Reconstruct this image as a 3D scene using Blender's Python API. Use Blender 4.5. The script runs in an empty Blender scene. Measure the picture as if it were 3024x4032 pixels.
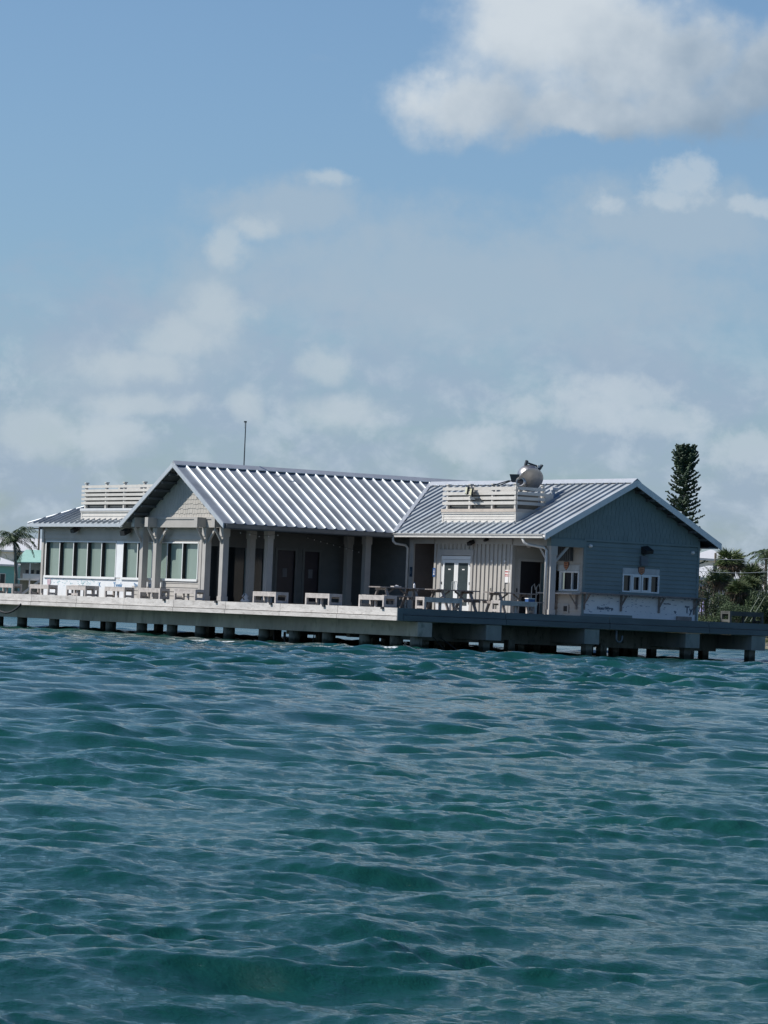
import bpy, math, random
import numpy as np
from mathutils import Vector, Matrix
random.seed(7); RNG = np.random.RandomState(11)
R = math.radians
scene = bpy.context.scene
C = scene.collection

# ---------------------------------------------------------------- camera
F_PX, ROLL, PITCH, YAW = 13960.5, 0.041702, 0.030161, 0.985524
CAM = Vector((-76.991, -115.339, 1.061))
fw = Vector((math.cos(YAW)*math.cos(PITCH), math.sin(YAW)*math.cos(PITCH), math.sin(PITCH)))
r0 = fw.cross(Vector((0, 0, 1))).normalized(); u0 = r0.cross(fw)
rt = math.cos(ROLL)*r0 + math.sin(ROLL)*u0; up = -math.sin(ROLL)*r0 + math.cos(ROLL)*u0
cd = bpy.data.cameras.new('camera'); cam = bpy.data.objects.new('camera', cd); C.objects.link(cam)
m = Matrix.Identity(4)
for i in range(3):
    m[i][0], m[i][1], m[i][2], m[i][3] = rt[i], up[i], -fw[i], CAM[i]
cam.matrix_world = m
cd.sensor_fit = 'HORIZONTAL'; cd.sensor_width = 36; cd.lens = F_PX/3024*36
cd.clip_start = .5; cd.clip_end = 9000
scene.camera = cam
scene.render.resolution_x = 768; scene.render.resolution_y = 1024

def ray(px, py):
    return fw + rt*((px-1512)/F_PX) - up*((py-2016)/F_PX)
def at(px, dist, z=0.0):
    """ground position seen in image column px at a horizontal distance"""
    d = ray(px, 2450); h = Vector((d.x, d.y)).normalized()
    return Vector((CAM.x+h.x*dist, CAM.y+h.y*dist, z))

# ---------------------------------------------------------------- light
SUN = Vector((-1, .70, 1.33)).normalized()
sl = bpy.data.lights.new('sun', 'SUN'); so = bpy.data.objects.new('sun', sl); C.objects.link(so)
sl.energy = 5.0; sl.angle = R(.53); sl.color = (1.0, .955, .89)
so.rotation_euler = SUN.to_track_quat('Z', 'Y').to_euler()
scene.view_settings.view_transform = 'Standard'; scene.view_settings.look = 'None'
scene.view_settings.gamma = 1; scene.view_settings.exposure = 0.0
scene.view_settings.use_curve_mapping = False

world = bpy.data.worlds.new('World'); scene.world = world; world.use_nodes = True
wt = world.node_tree; wt.nodes.clear()
class NT:
    def __init__(s, t): s.t = t
    def n(s, typ, **k):
        o = s.t.nodes.new(typ)
        for a, v in k.items(): setattr(o, a, v)
        return o
    def put(s, sock, v):
        if v is None: return
        if isinstance(v, (int, float, tuple, list)): sock.default_value = v
        else: s.t.links.new(v, sock)
    def math(s, op, a, b=None, c=None, clamp=False):
        o = s.n('ShaderNodeMath', operation=op); o.use_clamp = clamp
        s.put(o.inputs[0], a); s.put(o.inputs[1], b); s.put(o.inputs[2], c)
        return o.outputs[0]
    def mix(s, f, a, b, mode='MIX'):
        o = s.n('ShaderNodeMix', data_type='RGBA', blend_type=mode)
        s.put(o.inputs[0], f)
        s.put(o.inputs[6], tuple(a)+(1,) if isinstance(a, tuple) and len(a) == 3 else a)
        s.put(o.inputs[7], tuple(b)+(1,) if isinstance(b, tuple) and len(b) == 3 else b)
        return o.outputs[2]
    def noise(s, vec, scale, detail=4, rough=.55, dist=0):
        o = s.n('ShaderNodeTexNoise'); s.put(o.inputs['Vector'], vec)
        o.inputs['Scale'].default_value = scale; o.inputs['Detail'].default_value = detail
        o.inputs['Roughness'].default_value = rough; o.inputs['Distortion'].default_value = dist
        return o.outputs['Fac']
    def smooth(s, v, lo, hi, a=0.0, b=1.0):
        o = s.n('ShaderNodeMapRange', interpolation_type='SMOOTHSTEP')
        s.put(o.inputs[0], v)
        for i, q in enumerate((lo, hi, a, b)): o.inputs[i+1].default_value = q
        return o.outputs[0]
    def comb(s, x, y, z=0.0):
        o = s.n('ShaderNodeCombineXYZ')
        for i, q in enumerate((x, y, z)): s.put(o.inputs[i], q)
        return o.outputs[0]
W = NT(wt)
sky = W.n('ShaderNodeTexSky', sky_type='NISHITA'); sky.sun_disc = False
sky.sun_elevation = math.asin(SUN.z); sky.sun_rotation = math.atan2(SUN.x, SUN.y)
sky.air_density = 1.0; sky.dust_density = .6; sky.ozone_density = 3.0
gen = W.n('ShaderNodeTexCoord').outputs['Generated']
sep = W.n('ShaderNodeSeparateXYZ'); wt.links.new(gen, sep.inputs[0])
# azimuth right of the reference heading and elevation, both in degrees
ca, sa = math.cos(YAW), math.sin(YAW)
fx = W.math('ADD', W.math('MULTIPLY', sep.outputs[0], ca), W.math('MULTIPLY', sep.outputs[1], sa))
fy = W.math('SUBTRACT', W.math('MULTIPLY', sep.outputs[0], sa), W.math('MULTIPLY', sep.outputs[1], ca))
az = W.math('MULTIPLY', W.math('ARCTAN2', fy, fx), 57.2958)
el = W.math('MULTIPLY', W.math('ARCSINE', sep.outputs[2]), 57.2958)
P2 = W.comb(az, el)
def azel(px, py):
    d = ray(px, py).normalized()
    return (math.degrees(math.atan2(d.x*sa-d.y*ca, d.x*ca+d.y*sa)), math.degrees(math.asin(d.z)))
wn = W.noise(P2, .55, 6, .6); wn2 = W.noise(W.comb(W.math('ADD', az, 31.0), el), .55, 6, .6)
fine = W.noise(P2, 1.5, 7, .62)
waz = W.math('ADD', az, W.math('MULTIPLY', W.math('SUBTRACT', wn, .5), 3.2))
wel = W.math('ADD', el, W.math('MULTIPLY', W.math('SUBTRACT', wn2, .5), 2.6))
def warp(amt, amt2):
    return (W.math('ADD', az, W.math('MULTIPLY', W.math('SUBTRACT', wn, .5), amt)), W.math('ADD', el, W.math('MULTIPLY', W.math('SUBTRACT', wn2, .5), amt2)))
WS, WM = warp(.9, .7), warp(1.9, 1.5)
def blob(px, py, rx, ry, wp=None):
    a0, e0 = azel(px, py); wp = wp or WM
    dx = W.math('DIVIDE', W.math('SUBTRACT', wp[0], a0), rx/244)
    dy = W.math('DIVIDE', W.math('SUBTRACT', wp[1], e0), ry/244)
    d2 = W.math('ADD', W.math('MULTIPLY', dx, dx), W.math('MULTIPLY', dy, dy))
    return W.math('SUBTRACT', 1.0, W.math('SQRT', d2))
def union(bl):
    o = bl[0]
    for b in bl[1:]: o = W.math('SMOOTH_MAX', o, b, .25)
    return o
# blue of the sky: physical sky, tinted
tint = W.mix(W.smooth(el, 0.0, 11.0), (.70, .83, 1.02), (.84, .96, 1.06))
tint = W.mix(W.smooth(el, 9.0, 42.0), tint, (.12, .36, .66))
base = W.mix(1.0, sky.outputs[0], tint, 'MULTIPLY')
K = 10.0   # colours below are picture-linear at strength .1
def col(r, g, b): return (r*K, g*K, b*K)
# far soft bank of cloud low in the sky
bank_n = W.noise(W.comb(W.math('MULTIPLY', az, .5), el), .75, 7, .6, .3)
bank = W.math('ADD', W.smooth(el, 7.8, 3.6, 0, .9), W.math('MULTIPLY', W.math('SUBTRACT', bank_n, .5), 2.6))
bank = W.smooth(bank, .35, 1.25, 0, .78)
c = W.mix(bank, base, col(.34, .435, .565))
veil = union([blob(1900, 1120, 1500, 330), blob(800, 1250, 330, 330), blob(450, 1480, 430, 200), blob(1150, 820, 420, 150), blob(2650, 880, 620, 220)])
c = W.mix(W.smooth(W.math('ADD', veil, W.math('MULTIPLY', W.math('SUBTRACT', fine, .5), .9)), -.15, .7, 0, .72), c, col(.385, .485, .585))
# puffy heads low down
puff_n = W.noise(W.comb(az, W.math('MULTIPLY', el, 1.25)), .95, 8, .6, .2)
lowband = W.math('MULTIPLY', W.smooth(el, .4, 1.6), W.smooth(el, 5.6, 3.0))
pf = W.math('MULTIPLY', W.smooth(puff_n, .44, .68, 0, .72), lowband)
c = W.mix(pf, c, col(.49, .58, .67))
pf2 = union([blob(x_, y_, a_, b_, WS) for x_, y_, a_, b_ in ((850, 1240, 190, 130), (700, 1330, 200, 100), (520, 1440, 260, 90), (910, 960, 110, 110), (1010, 880, 120, 70),
             (1305, 705, 110, 45), (560, 1590, 300, 60), (130, 1700, 330, 130), (420, 1720, 240, 110), (1270, 1440, 130, 80), (960, 1600, 90, 100), (1340, 1620, 260, 90))])
pf2 = W.smooth(W.math('ADD', pf2, W.math('MULTIPLY', W.math('SUBTRACT', fine, .5), 1.3)), -.10, .70, 0, .62)
c = W.mix(pf2, c, col(.52, .60, .66))
pf3 = union([blob(x_, y_, a_, b_, WS) for x_, y_, a_, b_ in ((2690, 700, 190, 120), (2740, 640, 90, 70), (2620, 770, 130, 60), (2405, 800, 75, 55), (2960, 810, 150, 50), (2480, 1540, 260, 100), (2330, 1620, 300, 120), (2620, 1650, 240, 90), (2060, 1620, 110, 80), (1850, 1740, 260, 90), (2940, 1780, 240, 120))])
crisp = W.noise(P2, 2.4, 8, .62)
pf3 = W.smooth(W.math('ADD', pf3, W.math('MULTIPLY', W.math('SUBTRACT', crisp, .5), 1.5)), -.02, .72, 0, .62)
c = W.mix(pf3, c, col(.53, .61, .68))
# large cumulus
big = union([blob(2180, 110, 470, 330), blob(1830, 420, 330, 190), blob(2400, 190, 420, 320), blob(2330, 440, 560, 110), blob(3010, 300, 240, 200), blob(2250, -250, 600, 350), blob(2750, 400, 330, 130), blob(2640, 250, 330, 200)])
soft_n = W.noise(P2, 1.3, 3, .5)
bigd = W.math('ADD', big, W.math('MULTIPLY', W.math('SUBTRACT', soft_n, .5), .7))
bigd = W.math('ADD', bigd, W.math('MULTIPLY', W.math('SUBTRACT', fine, .5), .35))
bigm = W.smooth(bigd, -.18, .6, 0, .93)
a1, e1 = azel(2230, 330)
shade = W.math('ADD', W.math('MULTIPLY', W.math('SUBTRACT', az, a1), -.20), W.math('MULTIPLY', W.math('SUBTRACT', el, e1), .42))
shade = W.math('ADD', shade, W.math('MULTIPLY', W.math('SUBTRACT', W.noise(P2, .9, 4, .5), .5), 1.6))
ccol = W.mix(W.smooth(shade, -1.1, .7), col(.25, .345, .455), col(.64, .70, .75))
c = W.mix(bigm, c, ccol)
# scattered cumulus elsewhere over the whole dome, outside the picture's narrow cone
dome = W.noise(gen, 2.2, 7, .6)
away = W.math('MAXIMUM', W.smooth(W.math('ABSOLUTE', az), 9.0, 16.0), W.smooth(el, 13.0, 20.0))
c = W.mix(W.math('MULTIPLY', W.math('MULTIPLY', W.smooth(dome, .54, .72), away), .3), c, col(.22, .34, .46))
c = W.mix(W.smooth(el, -.02, -.6), c, col(.05, .13, .15))
bg = W.n('ShaderNodeBackground'); bg.inputs['Strength'].default_value = .1
wt.links.new(c, bg.inputs['Color'])
wo = W.n('ShaderNodeOutputWorld'); wt.links.new(bg.outputs[0], wo.inputs['Surface'])

# ---------------------------------------------------------------- materials
MATS = {}
def mat(name, colr, rough=.7, metal=0.0, var=.12, scale=3.0, bump=0.0, bscale=40.0, spec=.5, stretch=(1, 1, 1), second=None, sfac=(.45, .62), tide=None):
    if name in MATS: return MATS[name]
    mt = bpy.data.materials.new(name); mt.use_nodes = True; t = mt.node_tree; t.nodes.clear(); N = NT(t)
    tc = N.n('ShaderNodeTexCoord'); geo = N.n('ShaderNodeNewGeometry')
    mp = N.n('ShaderNodeMapping'); t.links.new(geo.outputs['Position'], mp.inputs[0]); mp.inputs['Scale'].default_value = stretch
    n1 = N.noise(mp.outputs[0], scale, 5, .6)
    f = N.smooth(n1, .3, .7)
    lo = tuple(c*(1-var) for c in colr); hi = tuple(min(1, c*(1+var)) for c in colr)
    cc = N.mix(f, lo, hi)
    if second:
        n2 = N.noise(mp.outputs[0], scale*2.7, 6, .65, .4)
        cc = N.mix(N.smooth(n2, *sfac), cc, second)
    if tide:
        sz = N.n('ShaderNodeSeparateXYZ'); t.links.new(geo.outputs['Position'], sz.inputs[0])
        wet = N.math('ADD', sz.outputs[2], N.math('MULTIPLY', N.math('SUBTRACT', N.noise(geo.outputs['Position'], 5.0, 5, .6), .5), .22))
        cc = N.mix(N.smooth(wet, .16, .30), tide, cc)
    oi = N.n('ShaderNodeObjectInfo')
    cc = N.mix(1.0, cc, N.comb(*[N.smooth(oi.outputs['Random'], 0, 1, 1-var*.45, 1+var*.45)]*3), 'MULTIPLY')
    b = N.n('ShaderNodeBsdfPrincipled'); t.links.new(cc, b.inputs['Base Color'])
    b.inputs['Roughness'].default_value = rough; b.inputs['Metallic'].default_value = metal
    b.inputs['Specular IOR Level'].default_value = spec
    if bump:
        bn = N.n('ShaderNodeBump'); bn.inputs['Strength'].default_value = bump; bn.inputs['Distance'].default_value = .01
        t.links.new(N.noise(mp.outputs[0], bscale, 4, .6), bn.inputs['Height']); t.links.new(bn.outputs[0], b.inputs['Normal'])
    o = N.n('ShaderNodeOutputMaterial'); t.links.new(b.outputs[0], o.inputs[0])
    MATS[name] = mt; return mt
paint = mat('paint_greige', (.46, .435, .395), .65, var=.07, scale=1.2, bump=.15, bscale=25, second=(.40, .38, .345), sfac=(.6, .85))
trim = mat('paint_trim', (.45, .43, .40), .6, var=.06, scale=2, second=(.38, .36, .33), sfac=(.6, .85))
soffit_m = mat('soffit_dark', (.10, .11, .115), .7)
gable_shade_paint = mat('paint_gable_shade', (.19, .25, .255), .7, var=.06, scale=1.5, bump=.15)  # wall paint made darker and bluer, shade of this side put into colour
metal = mat('roof_metal', (.43, .47, .50), .62, metal=.85, var=.14, scale=.8, spec=.5)
metal_trim = mat('roof_trim_metal', (.55, .58, .61), .35, metal=.3, var=.06)
gutter_m = mat('gutter_metal', (.66, .65, .62), .4, var=.05)
white_frame = mat('window_frame_white', (.80, .81, .80), .4, var=.03)
wrap_m = mat('house_wrap_white', (.80, .82, .83), .5, var=.04, scale=2, bump=.3, bscale=6, second=(.66, .72, .76), sfac=(.62, .72))
ink_m = mat('blue_ink', (.06, .19, .36), .6, var=.15, scale=9)
ink2_m = mat('dark_ink', (.05, .09, .14), .6, var=.2)
blind_m = mat('green_pane', (.23, .30, .265), .12, var=.06, scale=.7, spec=.5)
dark_glass = mat('dark_glass', (.012, .018, .022), .08, var=.1, spec=.5)
door_grey = mat('door_glass', (.05, .065, .07), .1, var=.1)
black_m = mat('jamb_shade_black', (.02, .02, .022), .5)
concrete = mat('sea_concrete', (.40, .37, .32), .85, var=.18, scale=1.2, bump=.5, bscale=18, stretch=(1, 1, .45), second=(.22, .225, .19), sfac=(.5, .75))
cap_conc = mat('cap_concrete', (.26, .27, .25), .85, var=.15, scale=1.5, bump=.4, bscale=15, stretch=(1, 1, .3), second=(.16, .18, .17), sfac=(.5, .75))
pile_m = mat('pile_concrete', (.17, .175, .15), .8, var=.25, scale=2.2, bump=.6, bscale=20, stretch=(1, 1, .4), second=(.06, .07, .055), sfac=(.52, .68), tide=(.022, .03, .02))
coping_m = mat('sun_bleached_coping', (.60, .57, .54), .8, var=.13, scale=2.0, bump=.6, bscale=14, stretch=(1, .6, 2.2), second=(.40, .37, .34), sfac=(.50, .72))
fascia_m = mat('fascia_timber', (.13, .15, .16), .8, var=.14, scale=1.6, bump=.4, bscale=22, stretch=(.3, 1, 2), second=(.08, .095, .11), sfac=(.55, .75))
deck_m = mat('deck_timber', (.15, .14, .13), .8, var=.15, scale=2, bump=.3)
wood_m = mat('grey_weathered_wood', (.50, .46, .43), .85, var=.16, scale=5, bump=.4, bscale=60, second=(.34, .30, .27), sfac=(.55, .75))
table_m = mat('table_wood', (.27, .24, .22), .85, var=.2, scale=5, bump=.4, bscale=60, second=(.15, .13, .12), sfac=(.5, .7))
slat_m = mat('screen_slat_paint', (.60, .575, .53), .6, var=.06, scale=3, second=(.42, .38, .33), sfac=(.68, .82))
rust_m = mat('stained_rim', (.50, .44, .38), .7, var=.1, scale=2.5, second=(.36, .22, .14), sfac=(.62, .78))
alu_m = mat('spun_aluminium', (.46, .45, .44), .36, metal=.85, var=.2, scale=3, bump=.15, bscale=8)
dark_metal = mat('dark_metal', (.06, .07, .075), .45, metal=.3)
steel_pipe = mat('galvanised_pipe', (.50, .52, .52), .4, metal=.3)
pvc_m = mat('pvc_pipe', (.13, .15, .16), .5)
shutter_m = mat('dark_shutter', (.07, .08, .09), .5)
sign_white = mat('sign_white', (.82, .80, .78), .5, var=.03)
sign_red = mat('sign_red', (.45, .06, .05), .5)
sign_orange = mat('sign_orange', (.62, .28, .14), .5, var=.05)
sign_dark = mat('sign_dark', (.13, .04, .03), .5)
sign_blue = mat('sign_blue', (.03, .10, .28), .5)
lamp_yellow = mat('floodlight_lens', (.62, .60, .42), .25)
rubber = mat('black_rubber', (.015, .016, .018), .6)
trunk_m = mat('trunk_bark', (.17, .14, .11), .9, var=.25, scale=4, bump=.5)
palm_trunk = mat('palm_trunk', (.22, .19, .15), .9, var=.2, scale=3, bump=.5)
needle_m = mat('pine_needle', (.040, .070, .038), .75, var=.35, scale=1.1)
palm_m = mat('palm_leaf', (.11, .15, .06), .55, var=.35, scale=1.5)
palm_dead = mat('palm_dead_leaf', (.16, .12, .085), .8, var=.3, scale=2)
coco_m = mat('coconut_leaf', (.06, .10, .04), .55, var=.3, scale=1.5)
shrub_m = mat('shrub_leaf', (.065, .10, .045), .7, var=.4, scale=.6)
olive_m = mat('casuarina_leaf', (.10, .145, .06), .7, var=.35, scale=.8)
land_m = mat('shore_sand_grass', (.42, .38, .28), .95, var=.2, scale=.25, bump=.5, bscale=3, second=(.16, .17, .06), sfac=(.44, .56))
grass_m = mat('shore_grass', (.15, .17, .06), .9, var=.35, scale=.9)
house_white = mat('house_white', (.72, .70, .68), .7, var=.04)
house_pink = mat('house_pale_pink', (.60, .55, .54), .7, var=.04)
roof_white = mat('roof_white', (.66, .67, .68), .45, var=.03)
roof_grey = mat('roof_light_grey', (.52, .54, .56), .5, var=.05)
teal_wall = mat('teal_wall', (.18, .42, .40), .7, var=.05)
teal_roof = mat('teal_roof', (.38, .62, .54), .5, var=.05)
hull_m = mat('boat_white', (.75, .77, .76), .35)
lilac_m = mat('lilac_cloth', (.35, .32, .60), .8)
foam_m = mat('sea_foam_white', (.80, .84, .86), .6)

# ---------------------------------------------------------------- mesh helpers
class MB:
    def __init__(s): s.v = []; s.f = []
    def poly(s, pts):
        k = len(s.v); s.v += [tuple(p) for p in pts]; s.f.append(tuple(range(k, k+len(pts)))); return s
    def box(s, x0, x1, y0, y1, z0, z1):
        if x1 < x0: x0, x1 = x1, x0
        if y1 < y0: y0, y1 = y1, y0
        k = len(s.v)
        s.v += [(x0,y0,z0),(x1,y0,z0),(x1,y1,z0),(x0,y1,z0),(x0,y0,z1),(x1,y0,z1),(x1,y1,z1),(x0,y1,z1)]
        for q in ((0,3,2,1),(4,5,6,7),(0,1,5,4),(1,2,6,5),(2,3,7,6),(3,0,4,7)): s.f.append(tuple(k+i for i in q))
        return s
    def prism(s, poly, vec):
        """extrude a planar polygon by vec"""
        k = len(s.v); n = len(poly); vec = Vector(vec)
        a = [Vector(p) for p in poly]
        s.v += [tuple(p) for p in a]+[tuple(p+vec) for p in a]
        nrm = Vector((0, 0, 0))
        for i in range(n): nrm += a[i].cross(a[(i+1) % n])
        idx = list(range(n))
        flip = nrm.dot(vec) > 0
        A = [k+i for i in idx]; B = [k+n+i for i in idx]
        if flip: s.f.append(tuple(reversed(A))); s.f.append(tuple(B))
        else: s.f.append(tuple(A)); s.f.append(tuple(reversed(B)))
        for i in range(n):
            j = (i+1) % n
            s.f.append((A[i], A[j], B[j], B[i]) if flip else (A[j], A[i], B[i], B[j]))
        return s
    def beam(s, a, b, w, h, upv=(0, 0, 1)):
        a = Vector(a); b = Vector(b); d = (b-a).normalized(); u = Vector(upv)
        if abs(d.dot(u)) > .98: u = Vector((1, 0, 0))
        sd = d.cross(u).normalized()*(w/2); u = sd.cross(d).normalized()*(h/2)
        return s.prism([a-sd-u, a+sd-u, a+sd+u, a-sd+u], b-a)
    def tube(s, pts, r, n=8, cap=True):
        pts = [Vector(p) for p in pts]; rs = r if isinstance(r, (list, tuple)) else [r]*len(pts)
        k = len(s.v); prev = None
        for i, p in enumerate(pts):
            d = (pts[min(i+1, len(pts)-1)]-pts[max(i-1, 0)]).normalized()
            if prev is None:
                u = Vector((0, 0, 1)) if abs(d.z) < .9 else Vector((1, 0, 0)); a = d.cross(u).normalized()
            else: a = (prev-d*prev.dot(d)).normalized()
            prev = a; b = d.cross(a)
            for j in range(n):
                t = 2*math.pi*j/n; s.v.append(tuple(p+(a*math.cos(t)+b*math.sin(t))*rs[i]))
        for i in range(len(pts)-1):
            for j in range(n):
                q = k+i*n; s.f.append((q+j, q+(j+1) % n, q+n+(j+1) % n, q+n+j))
        if cap:
            s.f.append(tuple(k+n-1-j for j in range(n))); s.f.append(tuple(k+(len(pts)-1)*n+j for j in range(n)))
        return s
    def lathe(s, prof, n=24, M=None):
        k = len(s.v); M = M or Matrix.Identity(4)
        for (r, z) in prof:
            for j in range(n):
                t = 2*math.pi*j/n; s.v.append(tuple(M @ Vector((r*math.cos(t), r*math.sin(t), z))))
        for i in range(len(prof)-1):
            for j in range(n):
                q = k+i*n; s.f.append((q+j, q+(j+1) % n, q+n+(j+1) % n, q+n+j))
        s.f.append(tuple(k+n-1-j for j in range(n))); s.f.append(tuple(k+(len(prof)-1)*n+j for j in range(n)))
        return s
    def mesh(s, name, mt, smooth=False):
        me = bpy.data.meshes.new(name); me.from_pydata(s.v, [], s.f); me.materials.append(mt)
        if smooth: me.polygons.foreach_set('use_smooth', [True]*len(me.polygons))
        me.update(); return me
def mkobj(name, me, parent=None, label=None, cat=None, group=None, kind=None):
    o = bpy.data.objects.new(name, me); C.objects.link(o); o.parent = parent
    if label: o['label'] = label
    if cat: o['category'] = cat
    if group: o['group'] = group
    if kind: o['kind'] = kind
    return o
def obj(name, mb, mt, parent=None, label=None, cat=None, group=None, kind=None, smooth=False):
    return mkobj(name, mb.mesh(name, mt, smooth), parent, label, cat, group, kind)
def thing(name, label, cat, group=None, loc=(0, 0, 0), rz=0):
    o = mkobj(name, None, None, label, cat, group); o.location = loc; o.rotation_euler = (0, 0, rz); o.empty_display_size = .2
    return o
def copy_tree(o, parent=None, loc=None, rz=None, label=None):
    c = o.copy(); C.objects.link(c); c.parent = parent
    if loc is not None: c.location = loc
    if rz is not None: c.rotation_euler = (0, 0, rz)
    if label: c['label'] = label
    for ch in list(o.children): copy_tree(ch, c)
    return c
def text_mesh(txt, size, mt, extrude=.002, bold=0.0):
    cu = bpy.data.curves.new('text', 'FONT'); cu.body = txt; cu.size = size; cu.extrude = extrude; cu.offset = bold
    cu.align_x = 'CENTER'; cu.align_y = 'CENTER'
    to = bpy.data.objects.new('text_tmp', cu); C.objects.link(to)
    dg = bpy.context.evaluated_depsgraph_get(); dg.update()
    me = bpy.data.meshes.new_from_object(to.evaluated_get(dg)); me.materials.clear(); me.materials.append(mt)
    bpy.data.objects.remove(to); bpy.data.curves.remove(cu); return me
FX = Matrix(((0, 0, -1), (-1, 0, 0), (0, 1, 0))).to_4x4()   # lettering on a wall that faces -X
FY = Matrix(((1, 0, 0), (0, 0, -1), (0, 1, 0))).to_4x4()    # lettering on a wall that faces -Y
def lettering(name, txt, size, mt, parent, face, pos, bold=0.0, tilt=0.0):
    me = text_mesh(txt, size, mt, bold=bold)
    me.transform(Matrix.Translation(pos) @ (FX if face == 'x' else FY) @ Matrix.Rotation(tilt, 4, 'Z'))
    return mkobj(name, me, parent)

# ---------------------------------------------------------------- water
def build_water():
    a_fine = R(9.5)
    ang = [*np.linspace(-math.pi, -R(40), 16)[:-1], *np.linspace(-R(40), -a_fine, 22)[:-1], *np.linspace(-a_fine, a_fine, 620), *np.linspace(a_fine, R(40), 22)[1:], *np.linspace(R(40), math.pi, 16)[1:-1]]
    ang = np.array(ang)
    rad = [.6, 2, 3.5, 5, 6]; r = 7.0
    while r < 420:
        rad.append(r); r *= 1+ (.0017 if r < 26 else .0026 if r < 170 else .0050)
    rad += [460, 520, 620, 800, 1100, 1600, 2500, 4500, 8000]
    rad = np.array(rad)
    A, Rr = np.meshgrid(ang, rad)
    X = CAM.x + Rr*np.cos(YAW-A); Y = CAM.y + Rr*np.sin(YAW-A)
    Z = np.zeros_like(X); DX = np.zeros_like(X); DY = np.zeros_like(X)
    rs = np.random.RandomState(5)
    # cell sizes, to fade components the mesh cannot carry
    da = np.gradient(ang)[None, :]*Rr; dr = np.gradient(rad)[:, None]*np.ones_like(X)
    wind = YAW - math.pi/2 + R(62)     # heading the chop runs to (towards the viewer and to the left)
    base = YAW + math.pi + R(8)
    comps = []
    for lam, amp, n, spread in ((9.0, .010, 3, .3), (5.2, .013, 5, .3), (3.1, .014, 8, .4), (1.9, .0115, 12, .5), (1.15, .0095, 14, .6), (.7, .0080, 18, .36), (.42, .0058, 22, .34), (.26, .0040, 26, .34), (.15, .0024, 28, .36), (.10, .0014, 28, .38), (.068, .0007, 20, .4)):
        for i in range(n):
            L = lam*math.exp(rs.randn()*.22); th = base+rs.randn()*spread+(rs.choice([-.42, .38]) if lam < 1 else 0)
            comps.append((L, amp*(.6+.8*rs.rand())/math.sqrt(n/3), th, rs.rand()*6.283))
    foamv = np.zeros_like(X)
    gs = sum(np.sin(X*fx_+Y*fy_+pp) for fx_, fy_, pp in ((.62, .35, 1.0), (-.41, .77, 2.1), (1.15, -.9, .3), (-1.6, -.5, 4.0), (2.3, 1.4, 5.1), (-3.4, 2.2, .7), (4.6, 3.1, 2.9)))/6
    tt = np.clip((Rr-14)/60, 0, 1); far_gain = 1+1.5*tt*tt*(3-2*tt)     # wave height scaled up with distance from the camera
    gsm = np.clip(.95+.75*gs, .35, 1.7)
    for L, a, th, ph in comps:
        k = 2*math.pi/L; c, s_ = math.cos(th), math.sin(th)
        nr = int(np.searchsorted(-L/np.maximum(dr[:, 0], 1e-6)*-1, 0)) if False else int((L/dr[:, 0] > 2.2).sum()) if L < 3 else len(rad)
        S = slice(0, max(nr, 2))
        cell = np.maximum(np.abs(da[S])*abs(math.sin(th-YAW))+1e-3, dr[S]*abs(math.cos(th-YAW)))
        fade = np.clip((L/cell-2.2)/2.0, 0, 1)
        if L < 1.3: fade = fade*gsm[S]
        if .6 < L < 7: fade = fade*far_gain[S]
        p = k*(X[S]*c+Y[S]*s_)+ph; sp = np.sin(p)
        q = .5 if L < .9 else .95
        Z[S] += fade*a*np.cos(p); DX[S] -= q*fade*a*c*sp; DY[S] -= q*fade*a*s_*sp
    # slow gusts modulate the chop
    g = .82+.30*np.sin(X*.11+Y*.05+1.3)*np.sin(Y*.09-X*.03+.4)
    Z *= g
    X2 = X+DX*g; Y2 = Y+DY*g
    n0, n1 = X.shape
    co = np.stack([X2, Y2, Z], -1).reshape(-1, 3).astype(np.float32)
    i = np.arange(n0-1)[:, None]; j = np.arange(n1)[None, :]
    jn = (j+1) % n1
    q = np.stack([i*n1+j, i*n1+jn, (i+1)*n1+jn, (i+1)*n1+j], -1).reshape(-1, 4).astype(np.int32)
    cidx = len(co); co = np.vstack([co, [[CAM.x, CAM.y, 0]]]).astype(np.float32)
    me = bpy.data.meshes.new('water')
    nq = len(q)
    tri = np.stack([np.full(n1, cidx), (np.arange(n1)+1) % n1, np.arange(n1)], -1).astype(np.int32)
    me.vertices.add(len(co)); me.vertices.foreach_set('co', co.ravel())
    me.loops.add(nq*4+n1*3); me.loops.foreach_set('vertex_index', np.concatenate([q[:, ::-1].ravel(), tri[:, ::-1].ravel()]))
    me.polygons.add(nq+n1)
    me.polygons.foreach_set('loop_start', np.concatenate([np.arange(nq)*4, nq*4+np.arange(n1)*3]).astype(np.int32))
    me.polygons.foreach_set('use_smooth', np.ones(nq+n1, bool))
    me.update(calc_edges=True); me.validate()
    # foam on a few breaking crests by the piles
    fo = np.zeros(len(co), np.float32)
    for (px, dist, rx) in ((850, 121, 1.8), (1190, 117, 1.5), (1250, 117, 1.3), (1395, 115, 1.6), (560, 124, .5), (690, 123, .6), (980, 119, .6), (1100, 118, .5), (1560, 112, .6), (1700, 113, .5), (1880, 113, .6), (2330, 113, .6), (2760, 113, .6), (300, 126, .5)):
        c0 = at(px, dist); dxy = (co[:, :2]-np.array([c0.x, c0.y]))
        along = dxy@np.array([rt.x, rt.y]); dep = dxy@np.array([fw.x, fw.y])
        fo = np.maximum(fo, np.exp(-(along/rx)**2-(dep/(rx*1.8))**2)).astype(np.float32)
    at_ = me.attributes.new('foam', 'FLOAT', 'POINT'); at_.data.foreach_set('value', fo)
    rv = np.append(.025+np.clip((Rr.ravel()-90)/200, 0, 1)*.25, .025).astype(np.float32)   # ripples too small for the far mesh
    a2_ = me.attributes.new('subgrid', 'FLOAT', 'POINT'); a2_.data.foreach_set('value', rv)
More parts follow.
